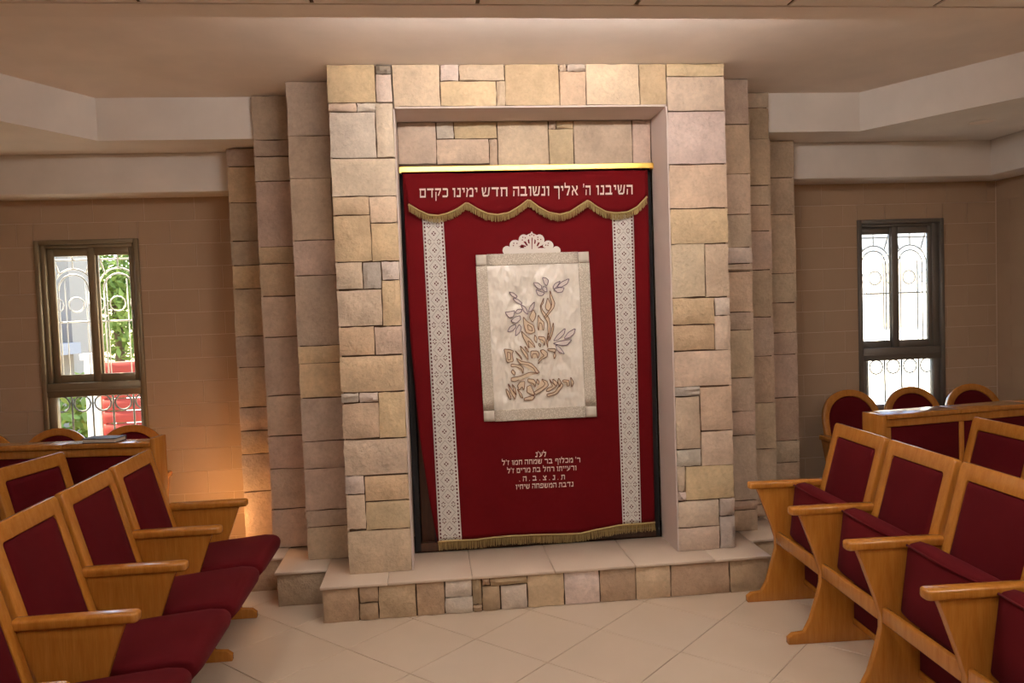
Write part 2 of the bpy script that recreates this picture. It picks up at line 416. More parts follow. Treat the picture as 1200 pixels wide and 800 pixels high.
XL0, XL1, XR1, XR0 = -.5045, -.1485, 1.3756, 1.7242
ZT, ZL = 2.998, 2.7597
P0L = [(383.2, 77, 439.5, 120, ORANGE), (440.3, 75.6, 462, 86.6, DGREY), (440.3, 87, 462, 119.7, PALE), (385, 120.4, 417.7, 130.6), (418, 120.4, 440, 130.6, PALE),
 (385, 131, 440.5, 185, PALE), (441, 120.2, 463, 184.2), (386, 185.6, 464, 229.6), (388, 230, 432.8, 251.8), (433, 229.6, 466, 260.8), (389, 252.2, 434.8, 306.6, ORANGE),
 (435.2, 261.2, 468.6, 305.6, ORANGE), (391.4, 307.2, 424.8, 339.2), (425.2, 306.6, 446.7, 338.4, GREY), (447.1, 306, 469, 327.5, PALE), (393.4, 339.6, 447.6, 382.4), (448, 328, 471, 381.8, ORANGE),
 (393, 382.8, 438.7, 416.4, ORANGE), (439.1, 382.4, 472, 415), (396, 417, 474, 459, ORANGE), (398, 461, 420.4, 472, PALE), (420.8, 460, 443.4, 471.4, PALE), (399, 472.4, 444.6, 514), (444, 459, 477, 513, ORANGE),
 (401.5, 514.4, 478.6, 556.6), (404.4, 557.6, 426.8, 579.4, PALE), (427.2, 556.8, 481, 586.6, ORANGE), (406, 579.8, 428.8, 620.4), (428.6, 587, 482.6, 620), (408, 620.8, 484, 672)]
LIN = [(462.2, 74, 515.6, 126), (515.8, 73.7, 537.3, 94.5, PALE), (537.6, 73, 591, 94), (516.2, 94.7, 581.8, 125.5), (582, 94.3, 592.5, 125), (592, 73, 655.3, 124.5, ORANGE),
 (655.5, 72, 664.5, 83), (664.7, 72, 686.8, 83, PALE), (655.8, 83.4, 687, 125), (687.2, 72.5, 749.4, 124.8), (749.7, 72, 780.7, 123.8, ORANGE)]
P0R = [(781, 72, 849, 89.2), (781.4, 89.6, 849, 129.9, PINK), (781.4, 130.3, 851, 192, PALE), (782, 192.5, 854.5, 243.6), (784.6, 244.2, 856, 285.2, ORANGE), (785.3, 285.6, 826.4, 348.2), (826.7, 285.6, 857.3, 347.7),
 (787.6, 348.8, 837.7, 380.2, ORANGE), (838, 348, 857.8, 369.1, PALE), (788, 380.6, 837.7, 410.4), (838, 369.5, 858.2, 410), (791, 411, 859.5, 452.4), (791.4, 453.2, 820.8, 464.4, GREY), (791.4, 464.8, 820.9, 526.4),
 (821.2, 452.7, 860.5, 504.2), (791.8, 526.8, 821.9, 546.3, GREY), (822.2, 504.6, 861, 545), (794, 546.8, 803.7, 576.2), (804, 545.6, 861.5, 585), (794.6, 576.5, 804.5, 587, PALE), (795, 586.8, 843.3, 617.3),
 (843.6, 583.5, 863, 604, GREY), (795.4, 617.6, 844.1, 648), (844.4, 604.5, 863.4, 643.6, GREY)]
INN = [(464, 143.4, 511, 192.2, PINK), (511.3, 143.4, 531.7, 162.4, PALE), (532, 143, 582.5, 162.4), (511.5, 162.8, 573.3, 191.7), (573.6, 162.4, 583, 191.5), (583.4, 142.5, 643, 191.3),
 (643.2, 141.5, 652, 151), (652.2, 140.5, 672, 150.6), (643.4, 151, 672.6, 190.7), (672.9, 141.5, 741, 190), (741.3, 140.5, 764, 188.8, PINK)]
def pillar(label, rects, y, yb, bounds):
    t = empty('stone_pillar', ((bounds[0]+bounds[1])/2, y, bounds[2]))
    inv = Matrix.Translation(t.location).inverted()
    before = set(bpy.data.objects)
    masonry(t, rects, y, yb, bounds)
    boxo('core', (bounds[0]+.012, bounds[1]-.012, y+.016, yb-.002, bounds[2], bounds[3]-.004), M['mortar'], t)
    for o in set(bpy.data.objects)-before: o.matrix_parent_inverse = inv
    return tag(t, label, 'pillar', 'stepped stone pillars beside the ark')
pl = pillar('front stone pillar of mixed beige blocks left of the red curtain', P0L, Y0, Y1, (XL0, XL1-.008, ZST, ZT))
pr = pillar('front stone pillar of mixed beige blocks right of the red curtain', P0R, Y0, Y1, (XR1+.008, XR0, ZST, ZT))
def fixed_child(name, dims, m, t, bev=0):
    o = boxo(name, dims, m, t, bev); o.matrix_parent_inverse = Matrix.Translation(t.location).inverted(); return o
fixed_child('plaster_jamb', (XL1-.008, XL1, Y0+.006, 4.64, ZST, ZL), M['jamb'], pl)
fixed_child('plaster_jamb', (XR1, XR1+.008, Y0+.004, 4.64, ZST, ZL), M['jamb'], pr)
t = empty('stone_lintel', (.61, Y0, ZL)); inv = Matrix.Translation(t.location).inverted(); before = set(bpy.data.objects)
masonry(t, LIN, Y0, Y1, (XL1-.006, XR1+.006, ZL+.01, ZT))
boxo('core', (XL1, XR1, Y0+.016, 4.64, ZL+.01, ZT-.004), M['mortar'], t); boxo('plaster_soffit', (XL1, XR1, Y0+.004, 4.64, ZL, ZL+.01), M['jamb'], t)
for o in set(bpy.data.objects)-before: o.matrix_parent_inverse = inv
tag(t, 'stone lintel across the top of the portal under the ceiling', 'lintel')
t = empty('stone_lintel', (.61, 4.64, 2.49)); inv = Matrix.Translation(t.location).inverted(); before = set(bpy.data.objects)
masonry(t, INN, 4.64, 4.86, (XL1+.001, XR1-.001, 2.49, ZL))
boxo('core', (XL1, XR1, 4.655, 4.86, 2.492, ZL), M['mortar'], t)
for o in set(bpy.data.objects)-before: o.matrix_parent_inverse = inv
tag(t, 'recessed stone lintel directly above the brass curtain rail', 'lintel')
def courses(ys, xl, xr, pale=(), orange=(), split=None):
    out = []
    for k, (a, c) in enumerate(zip(ys, ys[1:])):
        col = PALE if k in pale else ORANGE if k in orange else random.choice(((.50, .385, .29), (.54, .41, .29), (.48, .37, .285)))
        if split and k in split:
            xm = xl+(xr-xl)*split[k]
            out += [(xl, a+.3, xm, c-.3, col), (xm+.6, a+.3, xr, c-.3, tuple(x*.95 for x in col))]
        else: out.append((xl, a+.3, xr, c-.3, col))
    return out
def column(label, ys, pxl, pxr, y, yb, x0, x1, ztop, **kw):
    """courses read from the photo; pxl/pxr are only used for the height of each joint"""
    rects = []
    t = empty('stone_pillar', ((x0+x1)/2, y, ZST)); inv = Matrix.Translation(t.location).inverted(); before = set(bpy.data.objects)
    pm = (pxl+pxr)/2
    zs = [aty((pm+(yy-400)*.03, yy), y).z for yy in ys]; zs[0] = ztop; zs[-1] = kw.get('zbot', ZST)
    for k, (a, c) in enumerate(zip(zs, zs[1:])):
        col = PALE if k in kw.get('pale', ()) else ORANGE if k in kw.get('orange', ()) else random.choice(((.59, .47, .375), (.61, .48, .36), (.57, .455, .365)))
        sp = kw.get('split', {}).get(k)
        if sp:
            xm = x0+(x1-x0)*sp
            stone_block(t, x0, xm, c, a, y, yb, col); stone_block(t, xm, x1, c, a, y+.006, yb, tuple(q*.93 for q in col))
        else: stone_block(t, x0, x1, c+.001, a-.001, y+random.uniform(-.004, .004), yb, col)
    boxo('core', (x0+.012, x1-.012, y+.016, yb-.002, zs[-1], ztop-.004), M['mortar'], t)
    for o in set(bpy.data.objects)-before: o.matrix_parent_inverse = inv
    return tag(t, label, 'pillar', 'stepped stone pillars beside the ark')
column('second stone pillar left of the curtain, just behind the front pillar', [97.5, 158.7, 208.7, 281, 322.5, 405, 425.5, 466, 517, 549, 597.5, 617.5, 657], 350, 390, Y1, Y2, -.776, XL0+.02, ZT, orange=(5, 6), split={2: .8})
column('third stone pillar left of the curtain, tucked behind the second', [114, 163.7, 183, 212, 289, 309, 347, 395, 463.7, 511, 549.5, 596.5, 643], 305, 345, Y2, Y3, -1.032, -.776+.02, ZT, orange=(4, 5))
column('outermost low stone pillar left of the curtain beside the tiled wall', [174.5, 195, 237.5, 282.5, 311, 338.5, 394, 430.5, 477.5, 505, 532.5, 576.5, 630], 270, 300, Y3, YW, -1.264, -1.032+.02, ZS-.004, orange=(1, 4, 9), zbot=0.0)
column('second stone pillar right of the curtain, just behind the front pillar', [89.7, 145.5, 203.5, 251, 289.5, 308.5, 318, 365.5, 386.4, 442.5, 481.5, 510, 586, 597, 622], 864, 884, Y1, Y2, XR0-.02, 1.994, ZT, pale=(4,))
column('third stone pillar right of the curtain, tucked behind the second', [104.5, 126, 162.5, 217, 240, 270.5, 316, 371, 417, 471.5, 525.5, 590, 612], 890, 912, Y2, Y3, 1.994-.02, 2.256, ZT, split={6: .3, 1: .3})
column('outermost low stone pillar right of the curtain beside the tiled wall', [165.8, 208, 251, 320, 354.5, 389.5, 415, 465.5, 516, 541.5, 575, 610], 915, 934, Y3, YW, 2.256-.02, 2.556, ZS-.004, zbot=0.0)

# platform in front of the ark
PF = 4.1584; XPL, XPR = -.6423, 1.862
PLAT = [(375.2, 690, 420.8, 731), (421.2, 688, 443.3, 706.2), (421.2, 706.6, 443.3, 728), (443.7, 686.5, 488, 726), (488.4, 683.5, 521.2, 724), (521.6, 680.6, 553.3, 699.5, PALE), (521.6, 699.9, 554.4, 721, PALE), (553.6, 678.3, 564.5, 708.4), (554.6, 708.8, 565.3, 719),
 (564.8, 677.9, 574.1, 686.2), (574.4, 676, 618.1, 685.2), (565.4, 686.6, 586.4, 717.5), (586.8, 685.6, 618.2, 715.7, PALE), (618.5, 672.5, 661.4, 712, ORANGE), (661.7, 670.5, 702.9, 710.8, PALE), (703.2, 667.2, 745.1, 706.2), (745.4, 664.9, 786.2, 703.8, ORANGE), (786.6, 661.1, 855.2, 699.9), (855.6, 654.8, 903, 694)]
plat = empty('platform', (.61, 4.4, 0)); inv = Matrix.Translation(plat.location).inverted(); before = set(bpy.data.objects)
TH_S = .016; dk = lambda c: tuple(x*.92 for x in c)
masonry(plat, [r if len(r) > 4 else r+((.52, .39, .265),) for r in PLAT], PF+.012, Y0, (XPL+.01, XPR-.01, 0, ZST-TH_S))
Q2, Q3 = 4.452, 4.733
tiers = [(XPL, XPR, PF, Q2), (-.935, 2.15, Q2, Q3), (-1.22, 2.44, Q3, 5.02)]
for k, (x0, x1, y0, y1) in enumerate(tiers[1:]):
    px0, px1 = tiers[k][0], tiers[k][1]
    stone_block(plat, x0+.01, px0+.01, 0, ZST-TH_S, y0+.012, y0+.25, (.50, .385, .27)); stone_block(plat, px1-.01, x1-.01, 0, ZST-TH_S, y0+.012, y0+.25, (.50, .385, .27))
bm = bmesh.new()
for x0, x1, y0, y1 in tiers: box(bm, x0+.025, x1-.025, y0+.03, y1+.03, 0, ZST-TH_S-.001)
finish('core', bm, M['mortar'], plat)
jx = [XPL, -.285, .171, .625, 1.077, 1.535, XPR]
for a, c in zip(jx, jx[1:]): boxo('slab', (a+.0012, c-.0012, PF, 4.64, ZST-TH_S, ZST), M['slab'], plat, .002, seg=1)
for x0, x1, y0, y1, px0, px1 in ((-.935, 2.15, Q2, 4.75, XPL, XPR), (-1.22, 2.44, Q3, 5.02, -.935, 2.15)):
    for a, c in ((x0, px0), (px1, x1)): boxo('slab', (a+.0012, c-.0012, y0, y1+.17, ZST-TH_S, ZST), M['slab'], plat, .002, seg=1)
for o in set(bpy.data.objects)-before: o.matrix_parent_inverse = inv
tag(plat, 'low stone-faced platform with cream slabs in front of the ark', 'platform')

# ------------------------------------------------------------------ ark cabinet behind the curtain
t = empty('ark_cabinet', (.61, 4.75, ZST)); inv = Matrix.Translation(t.location).inverted(); before = set(bpy.data.objects)
a0, a1 = XL1+.004, XR1-.004
boxo('back_panel', (a0, a1, 4.80, 4.84, ZST, 2.485), M['pane_black'], t)
boxo('frame_post', (a0, a0+.035, 4.66, 4.80, ZST, 2.485), M['pane_black'], t)
boxo('frame_post', (a1-.03, a1, 4.66, 4.80, ZST, 2.485), M['pane_black'], t)
boxo('door', (a0+.04, .60, 4.69, 4.73, ZST+.01, 2.36), M['darkwood'], t, .006)
boxo('door', (.61, a1-.034, 4.69, 4.73, ZST+.01, 2.36), M['darkwood'], t, .006)
boxo('threshold', (a0+.035, a1-.03, 4.655, 4.69, ZST, ZST+.05), M['darkwood'], t)
boxo('navy_lining', (a0+.12, a0+.2, 4.675, 4.688, ZST+.05, 1.2), M['darkpanel'], t)
for o in set(bpy.data.objects)-before: o.matrix_parent_inverse = inv
tag(t, 'dark wooden ark cabinet mostly hidden behind the red curtain', 'cabinet')
t = empty('curtain_rail', (.61, 4.60, 2.477)); bm = bmesh.new(); box(bm, a0-.61, a1-.61, -.006, .006, -.016, .016)
bmesh.ops.bevel(bm, geom=list(bm.edges), offset=.003, segments=1, affect='EDGES'); finish('rail', bm, M['gold'], t)
bm = bmesh.new(); box(bm, a0-.61, a0-.60, -.008, .05, -.02, .012); finish('end_bracket', bm, M['gold'], t)
bm = bmesh.new(); box(bm, a1-.62, a1-.61, -.008, .05, -.02, .012); finish('end_bracket', bm, M['gold'], t)
tag(t, 'flat polished brass rail above the red curtain', 'curtain rail')

# ------------------------------------------------------------------ the curtain
YC = 4.615
def fold(x, z):
    """gentle hanging folds of the cloth, deeper towards the hem"""
    k = .3+.7*max(0, min(1, (2.3-z)/2.0))
    return (.007*math.sin(x*9.5+.6)+.004*math.sin(x*23+z*1.3))*k
def cp(p, off=0.0):
    q = aty(p, YC); return Vector((q.x, YC+fold(q.x, q.z)-off, q.z))
def cw(x, z, off=0.0): return Vector((x, YC+fold(x, z)-off, z))
cur = empty('ark_curtain', (.61, YC, .24)); CINV = Matrix.Translation(cur.location).inverted(); before_c = set(bpy.data.objects)
def edgeL(z): 
    pts = [(2.47, -.128), (1.5, -.122), (.9, -.09), (.5, -.045), (.2, .0)]
    for (za, xa), (zb, xb) in zip(pts, pts[1:]):
        if z >= zb: f = (za-z)/(za-zb); return xa+(xb-xa)*max(0, min(1, f))
    return 0
def edgeR(z): return 1.342+(1.325-1.342)*(2.45-z)/2.2
HEM = [(515, 637), (560, 634), (600, 629), (640, 628.5), (680, 627.5), (700, 622), (725, 617), (768, 614)]
def hem_z(x):
    pts = [cp(p) for p in HEM]
    if x <= pts[0].x: return pts[0].z
    for a, c in zip(pts, pts[1:]):
        if x <= c.x: return a.z+(c.z-a.z)*(x-a.x)/(c.x-a.x)
    return pts[-1].z
def grid_sheet(name, fx0, fx1, fz0, fz1, off, m, parent, nx=60, nz=40, thick=.002, uv=None):
    bm = bmesh.new(); G = []; ul = bm.loops.layers.uv.new('UVMap')
    for layer in (0, thick):
        L = []
        for j in range(nz+1):
            row = []
            for i in range(nx+1):
                s = i/nx; tt = j/nz
                # solve x,z for bilinear boundary functions
                zt = fz1((fx0(2.3)+(fx1(2.3)-fx0(2.3))*s)); zb = fz0(fx0(.4)+(fx1(.4)-fx0(.4))*s)
                z = zb+(zt-zb)*tt; x = fx0(z)+(fx1(z)-fx0(z))*s
                row.append(bm.verts.new(cw(x, z, off-layer)))
            L.append(row)
        G.append(L)
    for k, L in enumerate(G):
        for j in range(nz):
            for i in range(nx):
                f = bm.faces.new((L[j][i], L[j][i+1], L[j+1][i+1], L[j+1][i]) if k == 0 else (L[j][i], L[j+1][i], L[j+1][i+1], L[j][i+1])); f.smooth = True
                if uv:
                    wv_ = fx1(1)-fx0(1)
                    for lp in f.loops:
                        z = lp.vert.co.z; x = lp.vert.co.x
                        lp[ul].uv = ((x-fx0(z))/(fx1(z)-fx0(z)), z/wv_)
    A, B_ = G
    bd = [(0, i) for i in range(nx)] + [(j, nx) for j in range(nz)] + [(nz, nx-i) for i in range(nx)] + [(nz-j, 0) for j in range(nz)]
    for (j0, i0), (j1, i1) in zip(bd, bd[1:]+bd[:1]): bm.faces.new((A[j1][i1], A[j0][i0], B_[j0][i0], B_[j1][i1]))
    return finish(name, bm, m, parent)
def strands(bm, pts, length, step, r):
    """hanging threads under a polyline of world points"""
    acc = 0
    for a, c in zip(pts, pts[1:]):
        L = (c-a).length; n = max(1, int(L/step))
        for k in range(n):
            p = a.lerp(c, (k+random.random()*.6)/n); l = length*random.uniform(.86, 1.08); dx = random.uniform(-.004, .004); dy = random.uniform(-.002, .003)
            q = Vector((p.x+dx, p.y+dy-.002, p.z-l)); w_ = r*random.uniform(.8, 1.2)
            v1 = [bm.verts.new((p.x-w_, p.y, p.z)), bm.verts.new((p.x+w_, p.y, p.z)), bm.verts.new((p.x, p.y-w_*1.6, p.z))]
            v2 = [bm.verts.new((q.x-w_*.8, q.y, q.z)), bm.verts.new((q.x+w_*.8, q.y, q.z)), bm.verts.new((q.x, q.y-w_*1.2, q.z))]
            for i in range(3): bm.faces.new((v1[i], v1[(i+1) % 3], v2[(i+1) % 3], v2[i]))
            bm.faces.new(v2)
grid_sheet('curtain_cloth', edgeL, edgeR, hem_z, lambda x: 2.452, 0, M['velvet'], cur, 90, 50)
# hem fringe
hp = [cw(edgeL(.25)+(edgeR(.25)-edgeL(.25))*k/40, 0) for k in range(41)]; hp = [cw(p.x, hem_z(p.x)+.012, .004) for p in hp]
bm = bmesh.new(); strands(bm, hp, .052, .0035, .0019); fr = finish('hem_fringe', bm, M['thread'], cur); fr['kind'] = 'stuff'
bm = bmesh.new(); tube(bm, [p-Vector((0, .003, 0)) for p in hp], .006, 6); finish('hem_braid', bm, M['thread'], cur, True)
# lace ribbons
fa = lambda z: -.003+(2.16-z)*.0+.0*z-.02*(z-.3)/1.86; 
grid_sheet('lace_ribbon', lambda z: -.002-.021*(z-.3)/1.86, lambda z: .135-.034*(z-.3)/1.86, lambda x: hem_z(x)+.012, lambda x: 2.19, .003, M['lace'], cur, 6, 60, .0015, True)
grid_sheet('lace_ribbon', lambda z: 1.121-.008*(z-.3)/1.86, lambda z: 1.238+.007*(z-.3)/1.86, lambda x: hem_z(x)+.012, lambda x: 2.19, .003, M['lace'], cur, 6, 60, .0015, True)
# valance with scalloped edge
VB = [(478.7, 240), (490, 247), (501, 252), (513, 253.5), (524, 251), (535, 246), (546.7, 238), (558, 245), (570, 251), (583, 252.5), (596, 250), (608, 243), (619, 234.5), (630, 243), (642, 249.5), (655, 252), (667, 249), (678, 242), (688, 235.5), (698, 243), (709, 249), (721, 250.5), (735, 249), (746, 243), (757, 231)]
VT = [(472, 204), (500, 203.5), (530, 203), (560, 206.5), (590, 203.5), (615, 202.5), (650, 206.5), (685, 201), (720, 200.5), (756, 200.5)]
def poly_at(P, f):
    k = f*(len(P)-1); i = min(int(k), len(P)-2); g = k-i; return (P[i][0]+(P[i+1][0]-P[i][0])*g, P[i][1]+(P[i+1][1]-P[i][1])*g)
def x_at(P, x):
    if x <= P[0][0]: return P[0][1]
    for a, c in zip(P, P[1:]):
        if x <= c[0]: return a[1]+(c[1]-a[1])*(x-a[0])/(c[0]-a[0])
    return P[-1][1]
bm = bmesh.new(); nx, nz = 96, 6; LL = []
for lay in (.02, .017):
    L = []
    for j in range(nz+1):
        row = []
        for i in range(nx+1):
            bx_ = 478.7+(757-478.7)*i/nx; by_ = x_at(VB, bx_); tx = 472+(757-472)*i/nx; ty = x_at(VT, tx); f = j/nz
            row.append(bm.verts.new(cp((bx_+(tx-bx_)*f, by_+(ty-by_)*f), lay*(1-.25*f))))
        L.append(row)
    LL.append(L)
    for j in range(nz):
        for i in range(nx): bm.faces.new((L[j][i], L[j][i+1], L[j+1][i+1], L[j+1][i])).smooth = True
for i in range(nx):
    for j in (0, nz): bm.faces.new((LL[0][j][i], LL[0][j][i+1], LL[1][j][i+1], LL[1][j][i]))
for j in range(nz):
    for i in (0, nx): bm.faces.new((LL[0][j][i], LL[0][j+1][i], LL[1][j+1][i], LL[1][j][i]))
val = finish('valance', bm, M['velvet'], cur)
vp = [cp((478.7+(757-478.7)*k/96, x_at(VB, 478.7+(757-478.7)*k/96)), .024) for k in range(97)]
bm = bmesh.new(); strands(bm, vp, .040, .0035, .0019); fr = finish('valance_fringe', bm, M['thread'], val); fr['kind'] = 'stuff'
bm = bmesh.new(); tube(bm, [p-Vector((0, .002, 0)) for p in vp], .006, 6); finish('valance_braid', bm, M['thread'], val, True)
# lettering ------------------------------------------------------------
_tb = [(.03, 1), (.6, 1), (.72, .9), (.72, .8), (.05, .8)]; _rl = [(.58, .82), (.72, .85), (.72, .12), (.58, .12)]
_pt = [[(.1, 1), (.65, 1), (.78, .88), (.78, .8), (.1, .8)], [(.08, .84), (.2, .84), (.2, .5), (.08, .5)], [(.08, .58), (.42, .58), (.42, .46), (.08, .46)]]
ALEF = {
 'ה': [[(0, 1), (.8, 1), (.8, .8), (.04, .8)], [(.65, .82), (.8, .82), (.8, 0), (.66, 0)], [(.08, .58), (.2, .58), (.18, 0), (.05, 0)]],
 'ח': [[(0, 1), (.82, 1), (.82, .8), (.04, .8)], [(.67, .82), (.82, .82), (.82, 0), (.68, 0)], [(.1, .82), (.23, .82), (.23, 0), (.1, 0)]],
 'ד': [[(0, 1), (.85, 1), (.85, .8), (.03, .8)], [(.58, .82), (.72, .82), (.72, 0), (.58, 0)]],
 'ר': [[(0, 1), (.6, 1), (.75, .9), (.75, .78), (.03, .8)], [(.61, .82), (.75, .85), (.75, 0), (.61, 0)]],
 'ב': [_tb, _rl, [(0, .2), (.88, .2), (.85, 0), (0, 0)]],
 'כ': [_tb, _rl, [(.03, .2), (.72, .2), (.6, 0), (.03, 0)]],
 'ך': [[(0, 1), (.6, 1), (.72, .9), (.72, .78), (.03, .8)], [(.58, .82), (.72, .85), (.72, -.38), (.6, -.38)]],
 'נ': [[(.1, 1), (.5, 1), (.5, .82), (.12, .82)], [(.36, .84), (.5, .84), (.5, .1), (.36, .1)], [(0, .2), (.5, .2), (.5, 0), (0, 0)]],
 'ו': [[(0, 1), (.34, 1), (.34, .8), (.04, .8)], [(.2, .82), (.34, .82), (.34, 0), (.2, 0)]],
 'ז': [[(0, 1), (.44, .96), (.44, .8), (0, .84)], [(.15, .84), (.29, .84), (.27, 0), (.15, 0)]],
 'י': [[(0, 1), (.32, 1), (.32, .8), (.04, .8)], [(.2, .82), (.32, .82), (.3, .5), (.18, .5)]],
 'ל': [[(0, 1.35), (.13, 1.35), (.13, .9), (0, .9)], [(0, 1), (.68, 1), (.72, .8), (0, .8)], [(.58, .84), (.73, .84), (.45, 0), (.26, 0)]],
 'א': [[(0, 1), (.18, 1), (.85, 0), (.66, 0)], [(.6, 1), (.78, 1), (.8, .72), (.55, .42), (.48, .5), (.64, .74)], [(.05, 0), (.2, 0), (.2, .35), (.38, .62), (.28, .7), (.05, .42)]],
 'ש': [[(.1, .18), (.85, .18), (.7, 0), (.2, 0)], [(0, 1), (.17, 1), (.25, .1), (.12, .1)], [(.4, 1), (.56, 1), (.48, .5), (.2, .15), (.2, .32), (.38, .55)], [(.8, 1), (.97, 1), (.86, .12), (.72, .12)]],
 'מ': [[(.1, .75), (.25, .8), (.16, 0), (.02, 0)], [(0, 1), (.16, 1), (.32, .72), (.25, .62)], [(.25, .66), (.45, 1), (.75, 1), (.88, .86), (.74, .8), (.42, .8)], [(.74, .84), (.88, .88), (.88, 0), (.74, 0)], [(.42, .2), (.88, .2), (.88, 0), (.42, 0)]],
 'ם': [[(0, 1), (.82, 1), (.82, .8), (.03, .8)], [(.08, .82), (.2, .82), (.2, 0), (.08, 0)], [(.68, .82), (.82, .82), (.82, 0), (.68, 0)], [(.08, .18), (.82, .18), (.82, 0), (.08, 0)]],
 'ק': [[(0, 1), (.78, 1), (.8, .8), (.03, .8)], [(.66, .84), (.8, .84), (.5, .15), (.38, .22)], [(.08, .6), (.2, .6), (.2, -.38), (.08, -.38)]],
 'ע': [[(0, 1), (.17, 1), (.5, .22), (.4, .1)], [(.62, 1), (.8, 1), (.74, .4), (.62, .5)], [(.74, .42), (.5, .15), (.05, -.08), (0, .1), (.45, .28), (.62, .5)]],
 'פ': _pt+[[(.65, .84), (.78, .84), (.78, .1), (.65, .1)], [(0, .2), (.78, .2), (.7, 0), (0, 0)]],
 'ף': _pt+[[(.65, .84), (.78, .84), (.78, -.38), (.66, -.38)]],
 'צ': [[(0, 1), (.17, 1), (.72, .12), (.6, .05)], [(.58, 1), (.75, 1), (.74, .72), (.45, .45), (.38, .56), (.6, .76)], [(0, .18), (.75, .18), (.72, 0), (0, 0)]],
 'ת': [[(.05, 1), (.7, 1), (.82, .88), (.82, .8), (.05, .8)], [(.68, .84), (.82, .84), (.82, 0), (.68, 0)], [(.16, .82), (.29, .82), (.24, .05), (.16, 0)], [(0, .15), (.24, .18), (.24, 0), (0, 0)]],
 "'": [[(0, 1.2), (.15, 1.2), (.1, .8), (.02, .8)]], '.': [[(0, .14), (.14, .14), (.14, 0), (0, 0)]]}
def lettering(name, words, m, parent, off, split=False):
    """words: (text, px_left, px_right, px_baseline, height in px); letters run right to left"""
    bm = bmesh.new()
    for body, xl, xr, yb, hpx in words:
        adv = []; x = 0
        for ch in reversed(body):
            if ch == ' ': x += .42; continue
            wd_ = max(p[0] for q in ALEF[ch] for p in q); adv.append((ch, x)); x += wd_+.17
        tot = x-.17
        for ch, x0 in adv:
            if split: bm = bmesh.new()
            for k, q in enumerate(ALEF[ch]):
                vs = [bm.verts.new(cp((xl+(xr-xl)*(x0+a)/tot, yb(xl+(xr-xl)*(x0+a)/tot)-c*hpx), off+.0002*k)) for a, c in q]
                bm.faces.new(vs)
            if split:
                bmesh.ops.recalc_face_normals(bm, faces=bm.faces); bmesh.ops.triangulate(bm, faces=list(bm.faces), ngon_method='EAR_CLIP'); finish(name, bm, m, parent)
    if not split:
        bmesh.ops.triangulate(bm, faces=list(bm.faces), ngon_method='EAR_CLIP'); o = finish(name, bm, m, parent); o['kind'] = 'stuff'
bl = lambda x: 228.3+(740-x)*.0155
lettering('letter', [('השיבנו', 697.5, 740, bl, 11), ("ה'", 682.5, 691, bl, 11), ('אליך', 648.5, 676.5, bl, 11), ('ונשובה', 600.5, 642.8, bl, 11), ('חדש', 564, 594, bl, 10.5), ('ימינו', 530, 559, bl, 10.5), ('כקדם', 491.5, 524.8, bl, 10.5)], M['whitethread'], val, .024, True)
ln = lambda yr, yl, x0, x1: (lambda x: yl+(yr-yl)*(x-x0)/(x1-x0))
lettering('dedication', [('לע\'נ', 627.3, 640, ln(534.8, 535.5, 627, 640), 5.6),
 ("ר' מכלוף בר שמחה חמו ז'ל", 588, 680, ln(541.6, 544.6, 588, 680), 5.4),
 ("ורעייתו רחל בת מרים ז'ל", 594, 675.5, ln(551, 554, 594, 675), 5.4),
 ('ת . נ . צ . ב . ה .', 608.5, 662, ln(561.5, 563.5, 608, 662), 5.4),
 ('נדבת המשפחה שיחיו', 604, 672, ln(570, 572.8, 604, 672), 5.4)], M['whitethread'], cur, .0025)
# centre panel ---------------------------------------------------------
PC = [(557, 298.5), (689.5, 294.5), (699, 488), (567, 494)]
def panel_pt(a, c, off):
    top = (PC[0][0]+(PC[1][0]-PC[0][0])*a, PC[0][1]+(PC[1][1]-PC[0][1])*a); bot = (PC[3][0]+(PC[2][0]-PC[3][0])*a, PC[3][1]+(PC[2][1]-PC[3][1])*a)
    return cp((top[0]+(bot[0]-top[0])*c, top[1]+(bot[1]-top[1])*c), off)
def panel_piece(name, a0, a1, c0, c1, off, m, parent, nx=10, nz=14, pucker=0):
    bm = bmesh.new(); L = [[bm.verts.new(panel_pt(a0+(a1-a0)*i/nx, c0+(c1-c0)*j/nz, off+(pucker*(math.sin(31*i/nx+9*j/nz)+math.sin(17*i/nx-33*j/nz+1)+.7*math.sin(47*i/nx+41*j/nz)+1.5)*.4*min(1, 5*min(i/nx, 1-i/nx, j/nz, 1-j/nz)) if 0 < i < nx and 0 < j < nz else 0))) for i in range(nx+1)] for j in range(nz+1)]
    for j in range(nz):
        for i in range(nx): bm.faces.new((L[j][i], L[j][i+1], L[j+1][i+1], L[j+1][i])).smooth = True
    bmesh.ops.recalc_face_normals(bm, faces=bm.faces); bmesh.ops.solidify(bm, geom=list(bm.faces), thickness=.001)
    return finish(name, bm, m, parent)
pan = panel_piece('centre_panel', .08, .92, .06, .945, .005, M['satin'], cur, 44, 64, .0048)
bw, bh = .098, .068
for nm, a in (('lace_border', (bw, 1-bw, 0, bh)), ('lace_border', (bw, 1-bw, 1-bh, 1)), ('lace_border', (0, bw, bh, 1-bh)), ('lace_border', (1-bw, 1, bh, 1-bh))): panel_piece(nm, *a, .009, M['finelace'], pan)
for a in ((0, bw, 0, bh), (1-bw, 1, 0, bh), (0, bw, 1-bh, 1), (1-bw, 1, 1-bh, 1)): panel_piece('lace_corner', a[0]+.002, a[1]-.002, a[2]+.002, a[3]-.002, .010, M['cornerlace'], pan, 3, 3)
